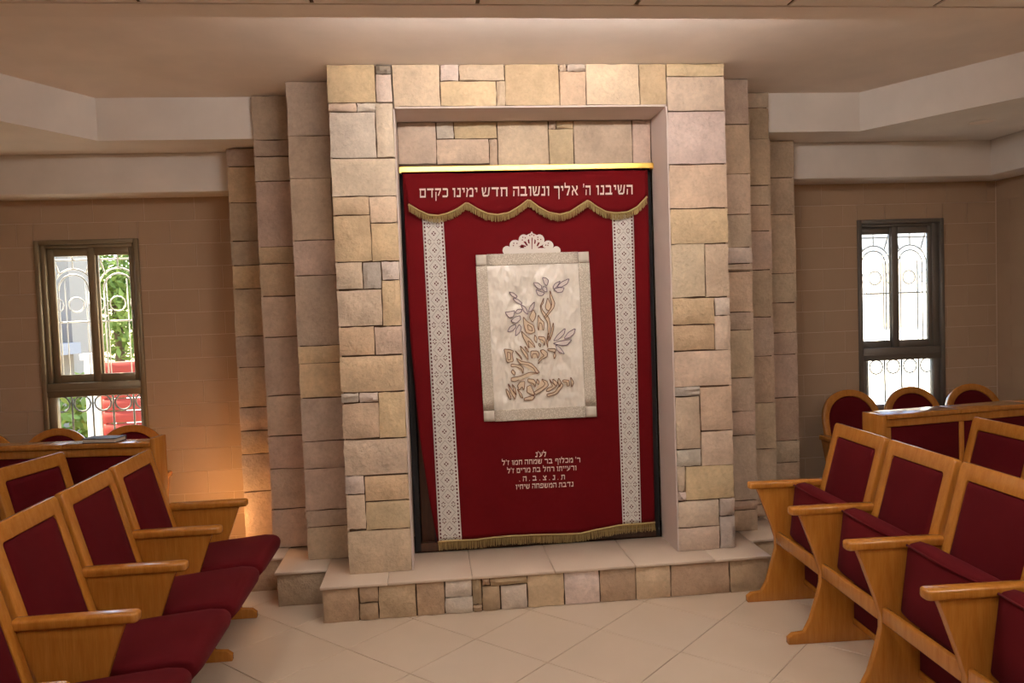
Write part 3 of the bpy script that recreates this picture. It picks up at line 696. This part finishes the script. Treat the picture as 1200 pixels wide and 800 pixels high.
# crown applique: crop coords, origin (550,265), 8 px per photo px
def shape(bm, pts, org, s, off):
    vs = [bm.verts.new(cp((org[0]+x/s, org[1]+y/s), off)) for x, y in pts]
    f = bm.faces.new(vs); return f
bm = bmesh.new()
def disc(cx, cy, rx, ry, off):
    shape(bm, [(cx+rx*math.cos(6.2832*k/20), cy+ry*math.sin(6.2832*k/20)) for k in range(20)], (550, 265), 8, off)
for k, d_ in enumerate(((583, 158, 82, 90), (508, 132, 48, 55), (655, 132, 48, 55), (428, 178, 52, 50), (738, 182, 50, 48), (352, 228, 42, 42), (815, 230, 40, 42))): disc(*d_, .006+.00015*k)
shape(bm, [(330, 205), (840, 205), (848, 266), (328, 272)], (550, 265), 8, .0072); shape(bm, [(583, 48), (608, 85), (558, 85)], (550, 265), 8, .0072)
crn = finish('crown_applique', bm, M['whitelace'], cur)
bm = bmesh.new()
for q in ([(460, 195), (490, 172), (530, 185), (525, 196), (490, 188)], [(505, 145), (525, 142), (548, 180), (535, 185)], [(545, 130), (558, 120), (552, 145), (565, 165), (550, 160)], [(583, 105), (592, 112), (588, 215), (582, 215)],
          [(715, 210), (680, 185), (640, 198), (645, 208), (680, 198)], [(660, 155), (642, 152), (628, 185), (640, 190)], [(622, 135), (610, 122), (614, 150), (605, 168), (618, 162)]): shape(bm, q, (550, 265), 8, .0085)
for x, y in ((500, 105), (495, 130), (522, 110), (565, 88), (583, 80), (602, 88), (640, 105), (640, 125), (668, 125), (415, 160), (412, 182), (445, 162), (740, 160), (735, 180), (715, 178)):
    shape(bm, [(x-5, y-5), (x+5, y-5), (x+5, y+5), (x-5, y+5)], (550, 265), 8, .0085)
bmesh.ops.triangulate(bm, faces=list(bm.faces)); finish('cut_out', bm, M['lacehole'], crn)
# embroidery of flame-like letters and leaves
S = 8.889; A1 = (580, 310); A2 = (580, 385)
LEAF = [(A1, q) for q in (
 [(490, 135), (530, 140), (556, 165), (540, 220), (510, 200)], [(395, 188), (445, 190), (485, 225), (475, 262), (430, 240)], [(500, 225), (535, 240), (540, 285), (515, 280), (490, 255)], [(420, 260), (470, 280), (515, 292), (490, 325), (445, 320)],
 [(600, 235), (625, 195), (680, 170), (650, 220), (620, 255)], [(640, 235), (690, 180), (772, 145), (750, 200), (690, 235)], [(610, 255), (660, 240), (720, 240), (700, 285), (650, 292)], [(145, 285), (190, 295), (230, 330), (215, 350), (170, 325)],
 [(180, 350), (235, 360), (280, 400), (265, 415), (215, 390)], [(265, 415), (310, 440), (335, 480), (340, 520), (300, 490)], [(345, 490), (360, 440), (408, 385), (405, 440), (375, 485)], [(100, 495), (150, 490), (205, 478), (190, 540), (145, 555)],
 [(205, 500), (235, 465), (280, 465), (270, 495), (235, 510)], [(160, 590), (205, 545), (260, 530), (265, 570), (220, 610)], [(125, 700), (155, 645), (210, 620), (215, 650), (180, 690)], [(210, 745), (215, 680), (250, 620), (272, 650), (260, 700)],
 [(605, 795), (650, 730), (730, 660), (720, 720), (660, 780)], [(715, 770), (760, 705), (835, 662), (820, 720), (770, 760)])] + [(A2, q) for q in ([(600, 155), (660, 130), (800, 110), (750, 170), (690, 175)], [(630, 165), (680, 200), (725, 265), (670, 245), (640, 215)])]
FLAME = [(A1, q) for q in (
 [(570, 265), (595, 340), (622, 400), (610, 450), (560, 510), (520, 560), (512, 540), (550, 495), (580, 450), (590, 400), (570, 340)], [(505, 345), (500, 400), (478, 430), (492, 475), (532, 520), (562, 560), (577, 640), (562, 720), (540, 790), (550, 700), (545, 600), (510, 545), (480, 490), (468, 430), (488, 385)],
 [(545, 345), (575, 400), (585, 440), (560, 480), (535, 470), (520, 440), (530, 400)], [(290, 540), (330, 590), (400, 630), (415, 700), (370, 720), (320, 705), (300, 640)], [(335, 620), (380, 650), (390, 690), (345, 680)], [(395, 465), (425, 520), (410, 570), (385, 600), (355, 550), (370, 510)],
 [(445, 520), (470, 565), (510, 600), (505, 680), (495, 680), (485, 615), (460, 600), (452, 690), (440, 640)], [(605, 600), (610, 660), (590, 740), (560, 800), (575, 730), (590, 660)])] + [(A2, q) for q in (
 [(270, 20), (330, 80), (370, 110), (410, 170), (415, 200), (385, 160), (340, 120), (355, 205), (330, 165), (290, 90)], [(410, 60), (435, 100), (430, 150), (405, 110)], [(450, 80), (510, 85), (525, 110), (510, 180), (500, 120), (450, 105)], [(455, 150), (475, 165), (470, 190), (450, 170)],
 [(550, 40), (562, 80), (545, 150), (548, 200), (532, 140)], [(90, 210), (150, 215), (190, 230), (175, 260), (190, 340), (120, 350), (105, 270)], [(125, 240), (160, 250), (160, 320), (130, 325)], [(205, 225), (270, 290), (280, 325), (240, 270)], [(260, 175), (300, 220), (340, 270), (345, 325), (310, 280), (270, 220)], [(305, 180), (330, 205), (350, 240), (335, 240)],
 [(370, 230), (440, 230), (460, 260), (445, 310), (430, 260), (390, 260), (385, 310), (370, 280)], [(470, 225), (500, 215), (545, 250), (540, 290), (480, 320), (445, 370), (455, 320), (510, 280), (480, 250)], [(545, 210), (620, 205), (635, 225), (620, 245), (550, 225)], [(620, 240), (632, 280), (615, 315), (605, 280)],
 [(215, 300), (270, 340), (370, 355), (420, 400), (460, 455), (430, 470), (400, 410), (340, 375), (260, 365)], [(165, 365), (260, 375), (295, 410), (290, 470), (275, 420), (220, 395), (165, 395)], [(180, 420), (210, 455), (200, 485), (165, 450)], [(165, 510), (270, 490), (360, 450), (460, 460), (350, 475), (280, 515), (200, 550), (165, 540)],
 [(785, 500), (820, 560), (795, 610), (790, 560)], [(710, 530), (770, 535), (775, 590), (750, 600), (745, 555), (700, 550)], [(660, 510), (690, 560), (670, 610), (650, 550)], [(600, 520), (650, 560), (640, 600), (600, 560)], [(560, 520), (590, 560), (640, 600), (560, 650), (530, 650), (540, 620), (600, 600)],
 [(480, 520), (540, 545), (555, 590), (480, 650), (420, 685), (400, 660), (500, 600), (520, 570)], [(435, 520), (460, 550), (450, 580), (430, 560)], [(340, 520), (400, 525), (425, 560), (415, 610), (400, 570), (340, 550)], [(330, 600), (370, 585), (400, 650), (410, 690), (370, 680), (330, 660)], [(300, 720), (400, 690), (410, 710), (390, 740), (300, 745)],
 [(690, 560), (710, 590), (640, 680), (545, 705), (535, 680), (620, 660)], [(230, 590), (260, 550), (310, 545), (300, 640), (280, 600), (250, 640)], [(130, 560), (180, 640), (215, 690), (205, 735), (160, 660)], [(110, 620), (150, 660), (165, 735), (150, 730), (115, 660)], [(175, 570), (210, 620), (220, 690), (190, 640)], [(225, 620), (270, 670), (290, 720), (270, 715)])]
def smooth_poly(q):
    out = []; n = len(q)
    for i in range(n):
        a, c = q[i], q[(i+1) % n]
        out += [(a[0]*.86+c[0]*.14, a[1]*.86+c[1]*.14), (a[0]*.14+c[0]*.86, a[1]*.14+c[1]*.86)]
    return out
def embroider(nm, items, mf, ml, wpx):
    for org, q in items:
        q = smooth_poly(q); n = len(q); bf = bmesh.new()
        f = shape(bf, q, org, S, .0140); r = bmesh.ops.triangulate(bf, faces=[f], ngon_method='EAR_CLIP'); nf = len(bf.faces)
        for i in range(n):
            (ax, ay), (cx, cy) = q[i], q[(i+1) % n]; dx, dy = cx-ax, cy-ay; l = math.hypot(dx, dy) or 1; nx_, ny_ = -dy/l*wpx, dx/l*wpx; ex, ey = dx/l*wpx*.5, dy/l*wpx*.5
            g = shape(bf, [(ax+nx_-ex, ay+ny_-ey), (cx+nx_+ex, cy+ny_+ey), (cx-nx_+ex, cy-ny_+ey), (ax-nx_-ex, ay-ny_-ey)], org, S, .0150); g.material_index = 1
        o = finish(nm, bf, mf, pan); o.data.materials.append(ml)
embroider('leaf_embroidery', LEAF, M['lilacfill'], M['plumthread'], 3.6); embroider('letter_embroidery', FLAME, M['tanfill'], M['brownthread'], 3.8)
for o in set(bpy.data.objects)-before_c:
    if o.parent is cur: o.matrix_parent_inverse = CINV
tag(cur, 'red velvet ark curtain with white embroidered panel, lace ribbons and gold fringe', 'curtain')

# ------------------------------------------------------------------ seats (local: x forward, y sideways, z up; x=0 at the rear of the armrest)
PW = .53
def rounded_outline(w_, z0, z1, r, n=5):
    """closed outline from bottom left anticlockwise in (v, s)"""
    out = []
    for cx, cz, a0 in ((w_/2-r, z0+r, -90), (w_/2-r, z1-r, 0), (-w_/2+r, z1-r, 90), (-w_/2+r, z0+r, 180)):
        for k in range(n): a = math.radians(a0+90*k/(n-1)); out.append((cx+math.cos(a)*r, cz+math.sin(a)*r))
    return out
def arch_outline(w_, z0, z1, rise, n=20):
    out = [(-w_/2, z0), (w_/2, z0)]
    for k in range(n-1):
        a = math.pi*k/(n-2); out.append((math.cos(a)*w_/2, z1-rise+math.sin(a)**.85*rise if 0 < k < n-2 else z1-rise))
    return out
TILT = math.radians(15)
def back_map(v, s, d):
    """s = height along the leaning back measured from z=.656; d = forward offset"""
    return (-math.sin(TILT)*s+math.cos(TILT)*d, v, .656+math.cos(TILT)*s+math.sin(TILT)*d)
def ring_mesh(name, outer, inner, d0, d1, m, parent, bev=.006):
    bm = bmesh.new(); n = len(outer)
    R_ = [[bm.verts.new(back_map(p[0], p[1], d)) for p in o] for o, d in ((outer, d1), (inner, d1), (inner, d0), (outer, d0))]
    for k in range(4):
        A, B_ = R_[k], R_[(k+1) % 4]
        for i in range(n): bm.faces.new((A[i], A[(i+1) % n], B_[(i+1) % n], B_[i]))
    bevel_sharp(bm, bev, 2, 50)
    return finish(name, bm, m, parent, True, None, math.radians(45))
def pad_mesh(name, outline, d0, puff, m, parent, back=None):
    bm = bmesh.new(); cx = sum(p[0] for p in outline)/len(outline); cz = (min(p[1] for p in outline)+max(p[1] for p in outline))/2
    rings = []
    for sc_, d in ((1, back if back is not None else d0-.012), (1, d0), (.96, d0+puff*.55), (.86, d0+puff*.9), (.5, d0+puff)):
        rings.append([bm.verts.new(back_map(cx+(p[0]-cx)*sc_, cz+(p[1]-cz)*sc_, d)) for p in outline])
    n = len(outline)
    for A, B_ in zip(rings, rings[1:]):
        for i in range(n): bm.faces.new((A[i], A[(i+1) % n], B_[(i+1) % n], B_[i]))
    bm.faces.new(rings[-1]); bm.faces.new(rings[0][::-1])
    return finish(name, bm, m, parent, True, None, math.radians(60))
PANEL = [(.36, .625), (.335, .56), (.285, .42), (.262, .345), (.262, .29), (.28, .22), (.315, .11), (.345, .055), (.40, .05), (.425, .03), (.425, 0),
         (-.05, 0), (-.05, .04), (.0, .07), (.06, .16), (.095, .27), (.09, .36), (.06, .46), (.005, .60), (-.005, .625)]
def side_panel(parent, y):
    bm = bmesh.new(); prism(bm, PANEL, lambda a, c: (a, y-.017, c), lambda a, c: (a, y+.017, c)); bevel_sharp(bm, .004, 2, 60)
    p = finish('side_panel', bm, M['wood'], parent, True, None, math.radians(40))
    bm = bmesh.new(); box(bm, -.012, .405, y-.03, y+.03, .622, .66)
    ve = [e for e in bm.edges if all(v.co.x > .4 for v in e.verts) and abs(e.verts[0].co.z-e.verts[1].co.z) > .01]
    bmesh.ops.bevel(bm, geom=ve, offset=.022, segments=4, affect='EDGES', profile=.5); bevel_sharp(bm, .011, 3, 40)
    a = finish('armrest', bm, M['wood'], p, True, None, math.radians(40)); return p
def seat_parts(t, folded, arched, pw):
    bwid = pw-.035
    if arched:
        outer = arch_outline(bwid, -.27, .322, .235); inner = arch_outline(bwid-.09, -.21, .272, .20)
    else:
        outer = rounded_outline(bwid, -.27, .322, .022); inner = rounded_outline(bwid-.115, -.21, .252, .012)
    bk = ring_mesh('backrest', outer, inner, -.032, .003, M['wood'], t)
    pad_mesh('back_pad', inner, -.006, .014, M['redpad'], bk, -.036)
    # cushion
    hw = pw/2-.022
    if not folded:
        prof = [(.085, .33), (.085, .43), (.30, .452), (.50, .468), (.56, .462), (.585, .435), (.578, .405), (.49, .315), (.40, .305)]
    else:
        prof = [(.060, .36), (.062, .60), (.075, .645), (.105, .655), (.150, .648), (.158, .625), (.192, .36), (.17, .345), (.08, .345)]
    bm = bmesh.new(); nl = 8
    rows = []
    for k in range(nl+1):
        f = k/nl; yv = -hw+2*hw*f; e = 1-abs(2*f-1)**6*.0
        s_ = .965 if k in (0, nl) else 1; mx_ = sum(p[0] for p in prof)/len(prof); mz_ = sum(p[1] for p in prof)/len(prof)
        puff = .012*math.sin(math.pi*f)
        rows.append([bm.verts.new((mx_+(a-mx_)*s_ + (puff if folded and a > .15 else 0), yv, mz_+(c-mz_)*s_+(puff if (not folded and c > .42) else 0))) for a, c in prof])
    n = len(prof)
    for A, B_ in zip(rows, rows[1:]):
        for i in range(n): bm.faces.new((A[i], A[(i+1) % n], B_[(i+1) % n], B_[i]))
    bm.faces.new(rows[0]); bm.faces.new(rows[-1][::-1])
    bevel_sharp(bm, .018, 3, 35)
    cu = finish('seat_cushion', bm, M['redpad'], t, True, None, math.radians(70))
    if folded:
        bm = bmesh.new(); tube(bm, [(.160, -hw+.01, .638), (.172, 0, .638), (.160, hw-.01, .638)], .005, 6); finish('piping', bm, M['redpad'], cu, True)
    # stretchers and lower back board
    boxo('front_rail', (.238, .262, -pw/2+.017, pw/2-.017, .318, .385), M['wood'], t, .006)
    lb = boxo('lower_back', (.085, .105, -pw/2+.017, pw/2-.017, .11, .40), M['redpad'], t, .004)
    boxo('lower_rail', (.082, .112, -pw/2+.017, pw/2-.017, .085, .115), M['wood'], t, .004)
def make_seat(name, folded, arched, pw, both):
    t = empty(name); seat_parts(t, folded, arched, pw); side_panel(t, pw/2 if True else 0)
    if both: side_panel(t, -pw/2)
    return t
def place_row(name, folded, arched, pw, spots, rz, group, pitch_scale=1):
    """spots: (x, y, label); the panel at local +y belongs to each seat, the last seat also carries the one at -y"""
    proto = make_seat(name, folded, arched, pw, False); first = True
    for k, (x, y, r, label) in enumerate(spots):
        o = proto if first else copy_tree(proto); first = False
        o.location = (x, y, 0); o.rotation_euler = (0, 0, rz+r); tag(o, label, 'seat', group)
        if k == len(spots)-1: side_panel(o, -pw/2)
# left row faces +x; local +y = world +y.  listed from the ark towards the viewer
G_L = 'seats of the left front row'
place_row('auditorium_seat', False, False, .53, [
 (-1.437, 4.075, 0, 'left-hand seat with lowered red cushion, nearest the stone platform'),
 (-1.437, 3.545, 0, 'second left-hand seat from the stone platform, red cushion lowered'),
 (-1.437, 3.015, 0, 'third left-hand seat from the stone platform, red cushion lowered'),
 (-1.437, 2.485, 0, 'left-hand seat nearest the viewer, mostly cut off by the frame')], 0, G_L)
G_R = 'seats of the right front row'
ra = math.atan2(.072, 1.613)
# right row faces -x; local +y = world -y, so list from the viewer to the ark, last seat carries the far panel
def rr(k): 
    yy = 4.014-.538*(k+.5); return (2.085-.0446*(4.014-yy)+.0, yy)
place_row('auditorium_seat', True, False, .538, [
 (*rr(3), 0, 'right-hand seat nearest the viewer, mostly cut off by the frame'),
 (*rr(2), 0, 'third right-hand seat from the stone platform, red seat folded up'),
 (*rr(1), 0, 'second right-hand seat from the stone platform, red seat folded up'),
 (*rr(0), 0, 'right-hand seat with folded red seat, nearest the stone platform')], math.pi-ra, G_R)
place_row('auditorium_seat', True, False, .53, [
 (-2.084, 3.609, 0, 'rear left-hand seat at the picture edge, only its frame showing'),
 (-1.965, 4.125, 0, 'rear left-hand seat in front of the desk on the left')][::-1], math.radians(-13), 'seats of the left second row')
place_row('auditorium_seat', True, False, .53, [
 (2.87, 3.17, 0, 'rear right-hand seat just beyond the picture edge'),
 (2.85, 3.705, 0, 'rear right-hand seat at the picture edge before the desk')][1:], math.pi-.03, 'seats of the right second row')
PA = .478
place_row('arched_seat', True, True, PA, [
 (-2.945, 5.295, 0, 'arched-back seat at the left picture edge behind the desk'),
 (-2.470, 5.295, 0, 'arched-back seat under the left pane of the left window'),
 (-2.003, 5.295, 0, 'arched-back seat under the right pane of the left window')][::-1], -math.pi/2, 'arched-back seats along the left back wall')
place_row('arched_seat', True, True, PA, [
 (3.980, 5.295, 0, 'arched-back seat in the right room corner'),
 (3.500, 5.295, 0, 'arched-back seat directly under the bright right window'),
 (3.020, 5.295, 0, 'arched-back seat left of the right window beside the pillars')], -math.pi/2, 'arched-back seats along the right back wall')

# ------------------------------------------------------------------ upholstered desks in front of the arched seats
def desk(label, corner, rz, n, pwid, flip, end_raise, hgt=.95, dep=.17):
    """local x runs from the aisle end outwards, local y backwards"""
    t = empty('reading_desk', (*corner, 0), rz); sx = -1 if flip else 1; H_ = hgt; D_ = dep
    L_ = n*pwid
    def bx(nm, a0, a1, y0, y1, z0, z1, m, p, bev=.005):
        x0, x1 = sorted((sx*a0, sx*a1)); return boxo(nm, (x0, x1, y0, y1, z0, z1), m, p, bev)
    bx('end_board', 0, .03, -.005, D_, 0, H_+end_raise, M['wood'], t); bx('end_board', L_+.03, L_+.06, -.005, D_, 0, H_, M['wood'], t)
    for k in range(n): bx('top_board', .031+k*pwid, .029+(k+1)*pwid, -.012, D_, H_-.028, H_, M['wood'], t, .006)
    bx('under_rail', .03, L_+.03, 0, .025, H_-.075, H_-.03, M['wood'], t)
    bx('bottom_rail', .03, L_+.03, 0, .025, .06, .14, M['wood'], t)
    bx('back_board', .03, L_+.03, .025, .037, .06, H_-.03, M['wood'], t, 0)
    for k in range(n):
        a = .03+k*pwid
        bx('stile', a, a+.035, .002, .025, .14, H_-.075, M['wood'], t); bx('red_panel', a+.036, a+pwid-.001, .006, .025, .142, H_-.077, M['redpad'], t, .004)
    return tag(t, label, 'desk')
desk('wooden desk front with red panels under the right window', (2.59, 4.245), math.radians(8.5), 3, .52, False, .0)
desk('wooden desk front with red panels and a book under the left window', (-1.565, 4.53), math.radians(-7.4), 3, .50, True, .022, .97, .13)
# book on the left desk
t = empty('book', (-1.88, 4.635, .971), math.radians(-10))
boxo('cover', (-.10, .10, -.055, .055, 0, .004), M['bookcover'], t); boxo('page_block', (-.095, .095, -.052, .05, .004, .022), M['paper'], t); boxo('cover', (-.10, .10, -.055, .055, .022, .026), M['bookcover'], t)
boxo('spine', (-.10, .10, .05, .055, .004, .022), M['bookcover'], t)
tag(t, 'thin dark book lying on the left desk top', 'book')

# small amber lamp, added unseen behind the left seats to warm the corner wall
t = empty('added_glow_lamp', (-1.47, 5.10, 0))
def lathe(name, prof, m, p, n=20):
    bm = bmesh.new(); R_ = [[bm.verts.new((r*math.cos(6.2832*k/n), r*math.sin(6.2832*k/n), z)) for k in range(n)] for r, z in prof]
    for A, B_ in zip(R_, R_[1:]):
        for k in range(n): bm.faces.new((A[k], A[(k+1) % n], B_[(k+1) % n], B_[k]))
    bm.faces.new(R_[0][::-1]); bm.faces.new(R_[-1]); return finish(name, bm, m, p, True, None, math.radians(40))
lathe('base', [(.09, 0), (.09, .012), (.07, .02), (.012, .026)], M['gold'], t); lathe('stem', [(.010, .026), (.010, .30), (.03, .31), (.03, .325)], M['gold'], t)
lathe('globe', [(.02, .325)]+[(.055*math.sin(a), .375-.055*math.cos(a)) for a in (.5, .8, 1.1, 1.4, 1.7, 2.0, 2.3, 2.6, 2.9)], emit('added_amber_glow', (1, .52, .18), 52), t)
tag(t, 'small added amber lamp, unseen behind the left seats, warming the corner wall', 'lamp')
# ------------------------------------------------------------------ windows
def window(n, W, glass, lower, mt, handle):
    x0, x1, z0, z1 = W
    t = struct(empty('window_%d' % n, ((x0+x1)/2, YW, z0)))
    before = set(bpy.data.objects)
    def b(nm, *d, p=t, m=mt, bev=.003): return boxo(nm, d, m, p, bev, seg=1)
    # outer trim, frame, sashes
    b('trim', x0, x0+.03, YW-.022, YW+.06, z0, z1); b('trim', x1-.03, x1, YW-.022, YW+.06, z0, z1); b('trim', x0+.03, x1-.03, YW-.022, YW+.06, z1-.03, z1); b('trim', x0+.03, x1-.03, YW-.022, YW+.06, z0, z0+.03)
    xi0, xi1 = x0+.03, x1-.03
    g1, g2 = glass
    b('mullion_frame', xi0, g1[0]-.045, YW, YW+.06, 1.245, z1-.03); b('mullion_frame', g2[1]+.03, xi1, YW, YW+.06, 1.245, z1-.03); b('head', g1[0]-.045, g2[1]+.03, YW, YW+.06, 2.165, z1-.03)
    b('transom', xi0, xi1, YW-.012, YW+.06, 1.15, 1.245); b('transom_lip', xi0, xi1, YW-.02, YW-.012, 1.185, 1.20)
    for k, (a, c) in enumerate((g1, g2)):
        yy = YW+.03 if k == 0 else YW+.008; lft = .045 if k == 0 else .05; rgt = .05 if k == 0 else .03
        s_ = empty('sash', ((a+c)/2, yy, 1.25)); s_.parent = t
        sb = set(bpy.data.objects)
        b('stile', a-lft, a, yy, yy+.022, 1.245, 2.165, p=s_); b('stile', c, c+rgt, yy, yy+.022, 1.245, 2.165, p=s_)
        b('rail', a, c, yy, yy+.022, 1.245, 1.30, p=s_); b('rail', a, c, yy, yy+.022, 2.11, 2.165, p=s_)
        b('pane', a, c, yy+.009, yy+.013, 1.30, 2.11, p=s_, m=M['glass'], bev=0)
        if k == 1 and handle: b('latch', c+.006, c+.02, yy-.014, yy, 1.60, 1.73, p=s_, m=M['darkalu'])
        for o in set(bpy.data.objects)-sb: o.matrix_parent_inverse = Matrix.Translation(s_.location).inverted()
    b('lower_stile', xi0, lower[0], YW, YW+.05, z0+.03, 1.15); b('lower_stile', lower[1], xi1, YW, YW+.05, z0+.03, 1.15); b('lower_rail', lower[0], lower[1], YW, YW+.05, z0+.03, z0+.09)
    b('lower_pane', lower[0], lower[1], YW+.02, YW+.024, z0+.09, 1.15, m=M['glass'], bev=0)
    inv = Matrix.Translation(t.location).inverted()
    for o in set(bpy.data.objects)-before:
        if o.parent is t: o.matrix_parent_inverse = inv
    return t
window(1, WIN[0], ((-2.535, -2.30), (-2.262, -2.04)), (-2.56, -2.013), M['alu'], True)
window(2, WIN[1], ((3.28, 3.505), (3.56, 3.80)), (3.29, 3.83), M['darkalu'], False)
def grille(label, W, mu, ml):
    x0, x1, z0, z1 = W; t = empty('window_grille', ((x0+x1)/2, YW+.11, z0)); cx = (x0+x1)/2
    def tb(nm, pts, m, r=.006, closed=False):
        bm = bmesh.new(); tube(bm, [(a-cx, 0, c-z0) for a, c in pts], r, 6, closed); return finish(nm, bm, m, t, True)
    wd = x1-x0+.01; xa = x0-.005
    for k in range(1, 5):
        x = xa+wd*k/5; tb('bar', [(x, z0-.005), (x, 1.22)], ml, .007); tb('bar', [(x, 1.22), (x, 1.95)], mu, .004)
    for k in range(5):
        c_ = xa+wd*(k+.5)/5
        tb('ring', [(c_+.055*math.cos(q*.5236), 1.09+.055*math.sin(q*.5236)) for q in range(12)], ml, .006, True)
        tb('ring', [(c_+.052*math.cos(q*.5236), 1.78+.052*math.sin(q*.5236)) for q in range(12)], mu, .0045, True)
    for z, m in ((1.22, mu), (1.66, mu), (1.155, ml), (2.09, mu)): tb('crossbar', [(xa, z), (xa+wd, z)], m, .006)
    for k in (0, 1):
        c_ = cx+(-.5+k)*.30
        for r in (.135, .10): tb('arch', [(c_+r*math.cos(math.pi*q/12), 1.88+r*1.1*math.sin(math.pi*q/12)) for q in range(13)] , mu, .006)
        for s_ in (-1, 1):
            for r in (.135, .10): tb('bar', [(c_+s_*r, 1.22), (c_+s_*r, 1.88)], mu, .0055)
            tb('brace', [(c_+s_*.09, 2.0), (c_+s_*.14, 2.16)], mu, .006)
        tb('bar', [(c_, 2.03), (c_, 2.22)], mu, .005)
    return tag(t, label, 'window grille')
grille('ornamental iron grille outside the left window', WIN[0], M['ironwhite'], M['irongrey'])
grille('ornamental iron grille outside the right window', WIN[1], M['ironwhite'], M['irongrey'])

# ------------------------------------------------------------------ outside
struct(boxo('ground', (-30, 34, YW+.3, 40, -.6, -.3), M['paving']))
def leafy(name, c, r, n, label, trunk=True, cat='tree'):
    t = empty(name, (c[0], c[1], -.3)); bm = bmesh.new()
    for _ in range(n):
        d = Vector((random.gauss(0, 1), random.gauss(0, 1), random.gauss(0, 1))).normalized()*random.random()**.4
        p = Vector((d.x*r[0], d.y*r[1], c[2]+.3+d.z*r[2])); a = Vector((random.gauss(0, 1), random.gauss(0, 1), random.gauss(0, 1))).normalized(); b_ = a.orthogonal().normalized(); s_ = random.uniform(.05, .11)
        vs = [bm.verts.new(p+a*s_), bm.verts.new(p+b_*s_*.4), bm.verts.new(p-a*s_), bm.verts.new(p-b_*s_*.4)]; bm.faces.new(vs)
    f = finish('foliage', bm, M['leaf'], t); f['kind'] = 'stuff'
    bm = bmesh.new(); tube(bm, [(0, 0, 0), (.05, 0, (c[2]+.3)*.6), (0, .05, c[2]+.3)], .08, 8); finish('trunk', bm, M['bark'], t, True)
    return tag(t, label, cat)
YE = 9.0
def atE(px, py, y=YE): q = aty((px, py), y); return q.x, q.z
# pale house on the left, seen through the left sash
hx1 = atE(84, 380, 11)[0]
t = empty('house', (hx1-2.2, 11.5, -.3))
boxo('house_wall', (-2.4, 2.2, -.5, .5, 0, 4.6), M['extwall'], t); boxo('balcony_slab', (-2.3, 2.3, -1.2, -.5, 1.55, 1.7), M['extgrey'], t); boxo('balcony_front', (-2.3, 2.3, -1.2, -1.1, 1.7, 2.15), M['extgrey'], t)
boxo('house_window', (.5, 1.3, -.53, -.5, 2.4, 3.3), M['extgrey'], t); boxo('roof_eave', (-2.6, 2.5, -.9, .6, 4.6, 4.8), M['extgrey'], t)
tag(t, 'pale neighbouring house seen through the left window', 'house')
# red plank wall and white pillar
rx0, rz1 = atE(117, 424); rx1 = atE(185, 424)[0]
t = empty('plank_fence', (rx0, YE, -.3)); zt = rz1+.3; npk = 11
for k in range(npk): boxo('plank', (.0, rx1-rx0+1.2, 0, .04, zt*k/npk+.006, zt*(k+1)/npk-.006), M['redplank'], t, .006, seg=1)
boxo('post', (-.02, .04, .04, .1, 0, zt), M['redplank'], t); boxo('post', (1.3, 1.36, .04, .1, 0, zt), M['redplank'], t)
tag(t, 'red plank fence outside the left window', 'fence')
px0, _ = atE(104, 480, 8.9); px1, _ = atE(117, 480, 8.9)
t = empty('gate_pillar', ((px0+px1)/2, 8.9, -.3)); hw = (px1-px0)/2
boxo('shaft', (-hw, hw, -hw, hw, 0, 1.55), M['extwhite'], t, .01); boxo('cap', (-hw-.03, hw+.03, -hw-.03, hw+.03, 1.55, 1.62), M['extwhite'], t, .01)
tag(t, 'white gate pillar beside the red plank fence', 'pillar')
q = aty((133, 335), 13.5); leafy('tree', (q.x, 13.5, q.z), (1.0, .9, 1.3), 3200, 'bright green tree seen through the right pane of the left window')
q = aty((88, 490), 9.8); leafy('shrub', (q.x, 10, q.z-.2), (.45, .4, .75), 700, 'green shrub behind the railings low in the left window', cat='shrub')
# right: bright rendered house, turned so that its long wall catches the sun
t = empty('house', (9.2, 11.5, -.3), math.radians(-58))
boxo('house_wall', (-5, 5, -.5, .5, 0, 3.6), M['extwhite'], t); boxo('roof_eave', (-5.2, 5.2, -1.0, .6, 3.6, 3.75), M['extgrey'], t); boxo('house_window', (-2.0, -1.2, -.53, -.5, 1.4, 2.5), M['extwall'], t)
tag(t, 'white neighbouring house glaring through the right window', 'house')
# unseen block added behind the ark to keep sun off the right window
struct(boxo('wall_sun_block', (-.9, 2.55, YW+.14, 7.3, -.3, 4.2), M['extwall']))
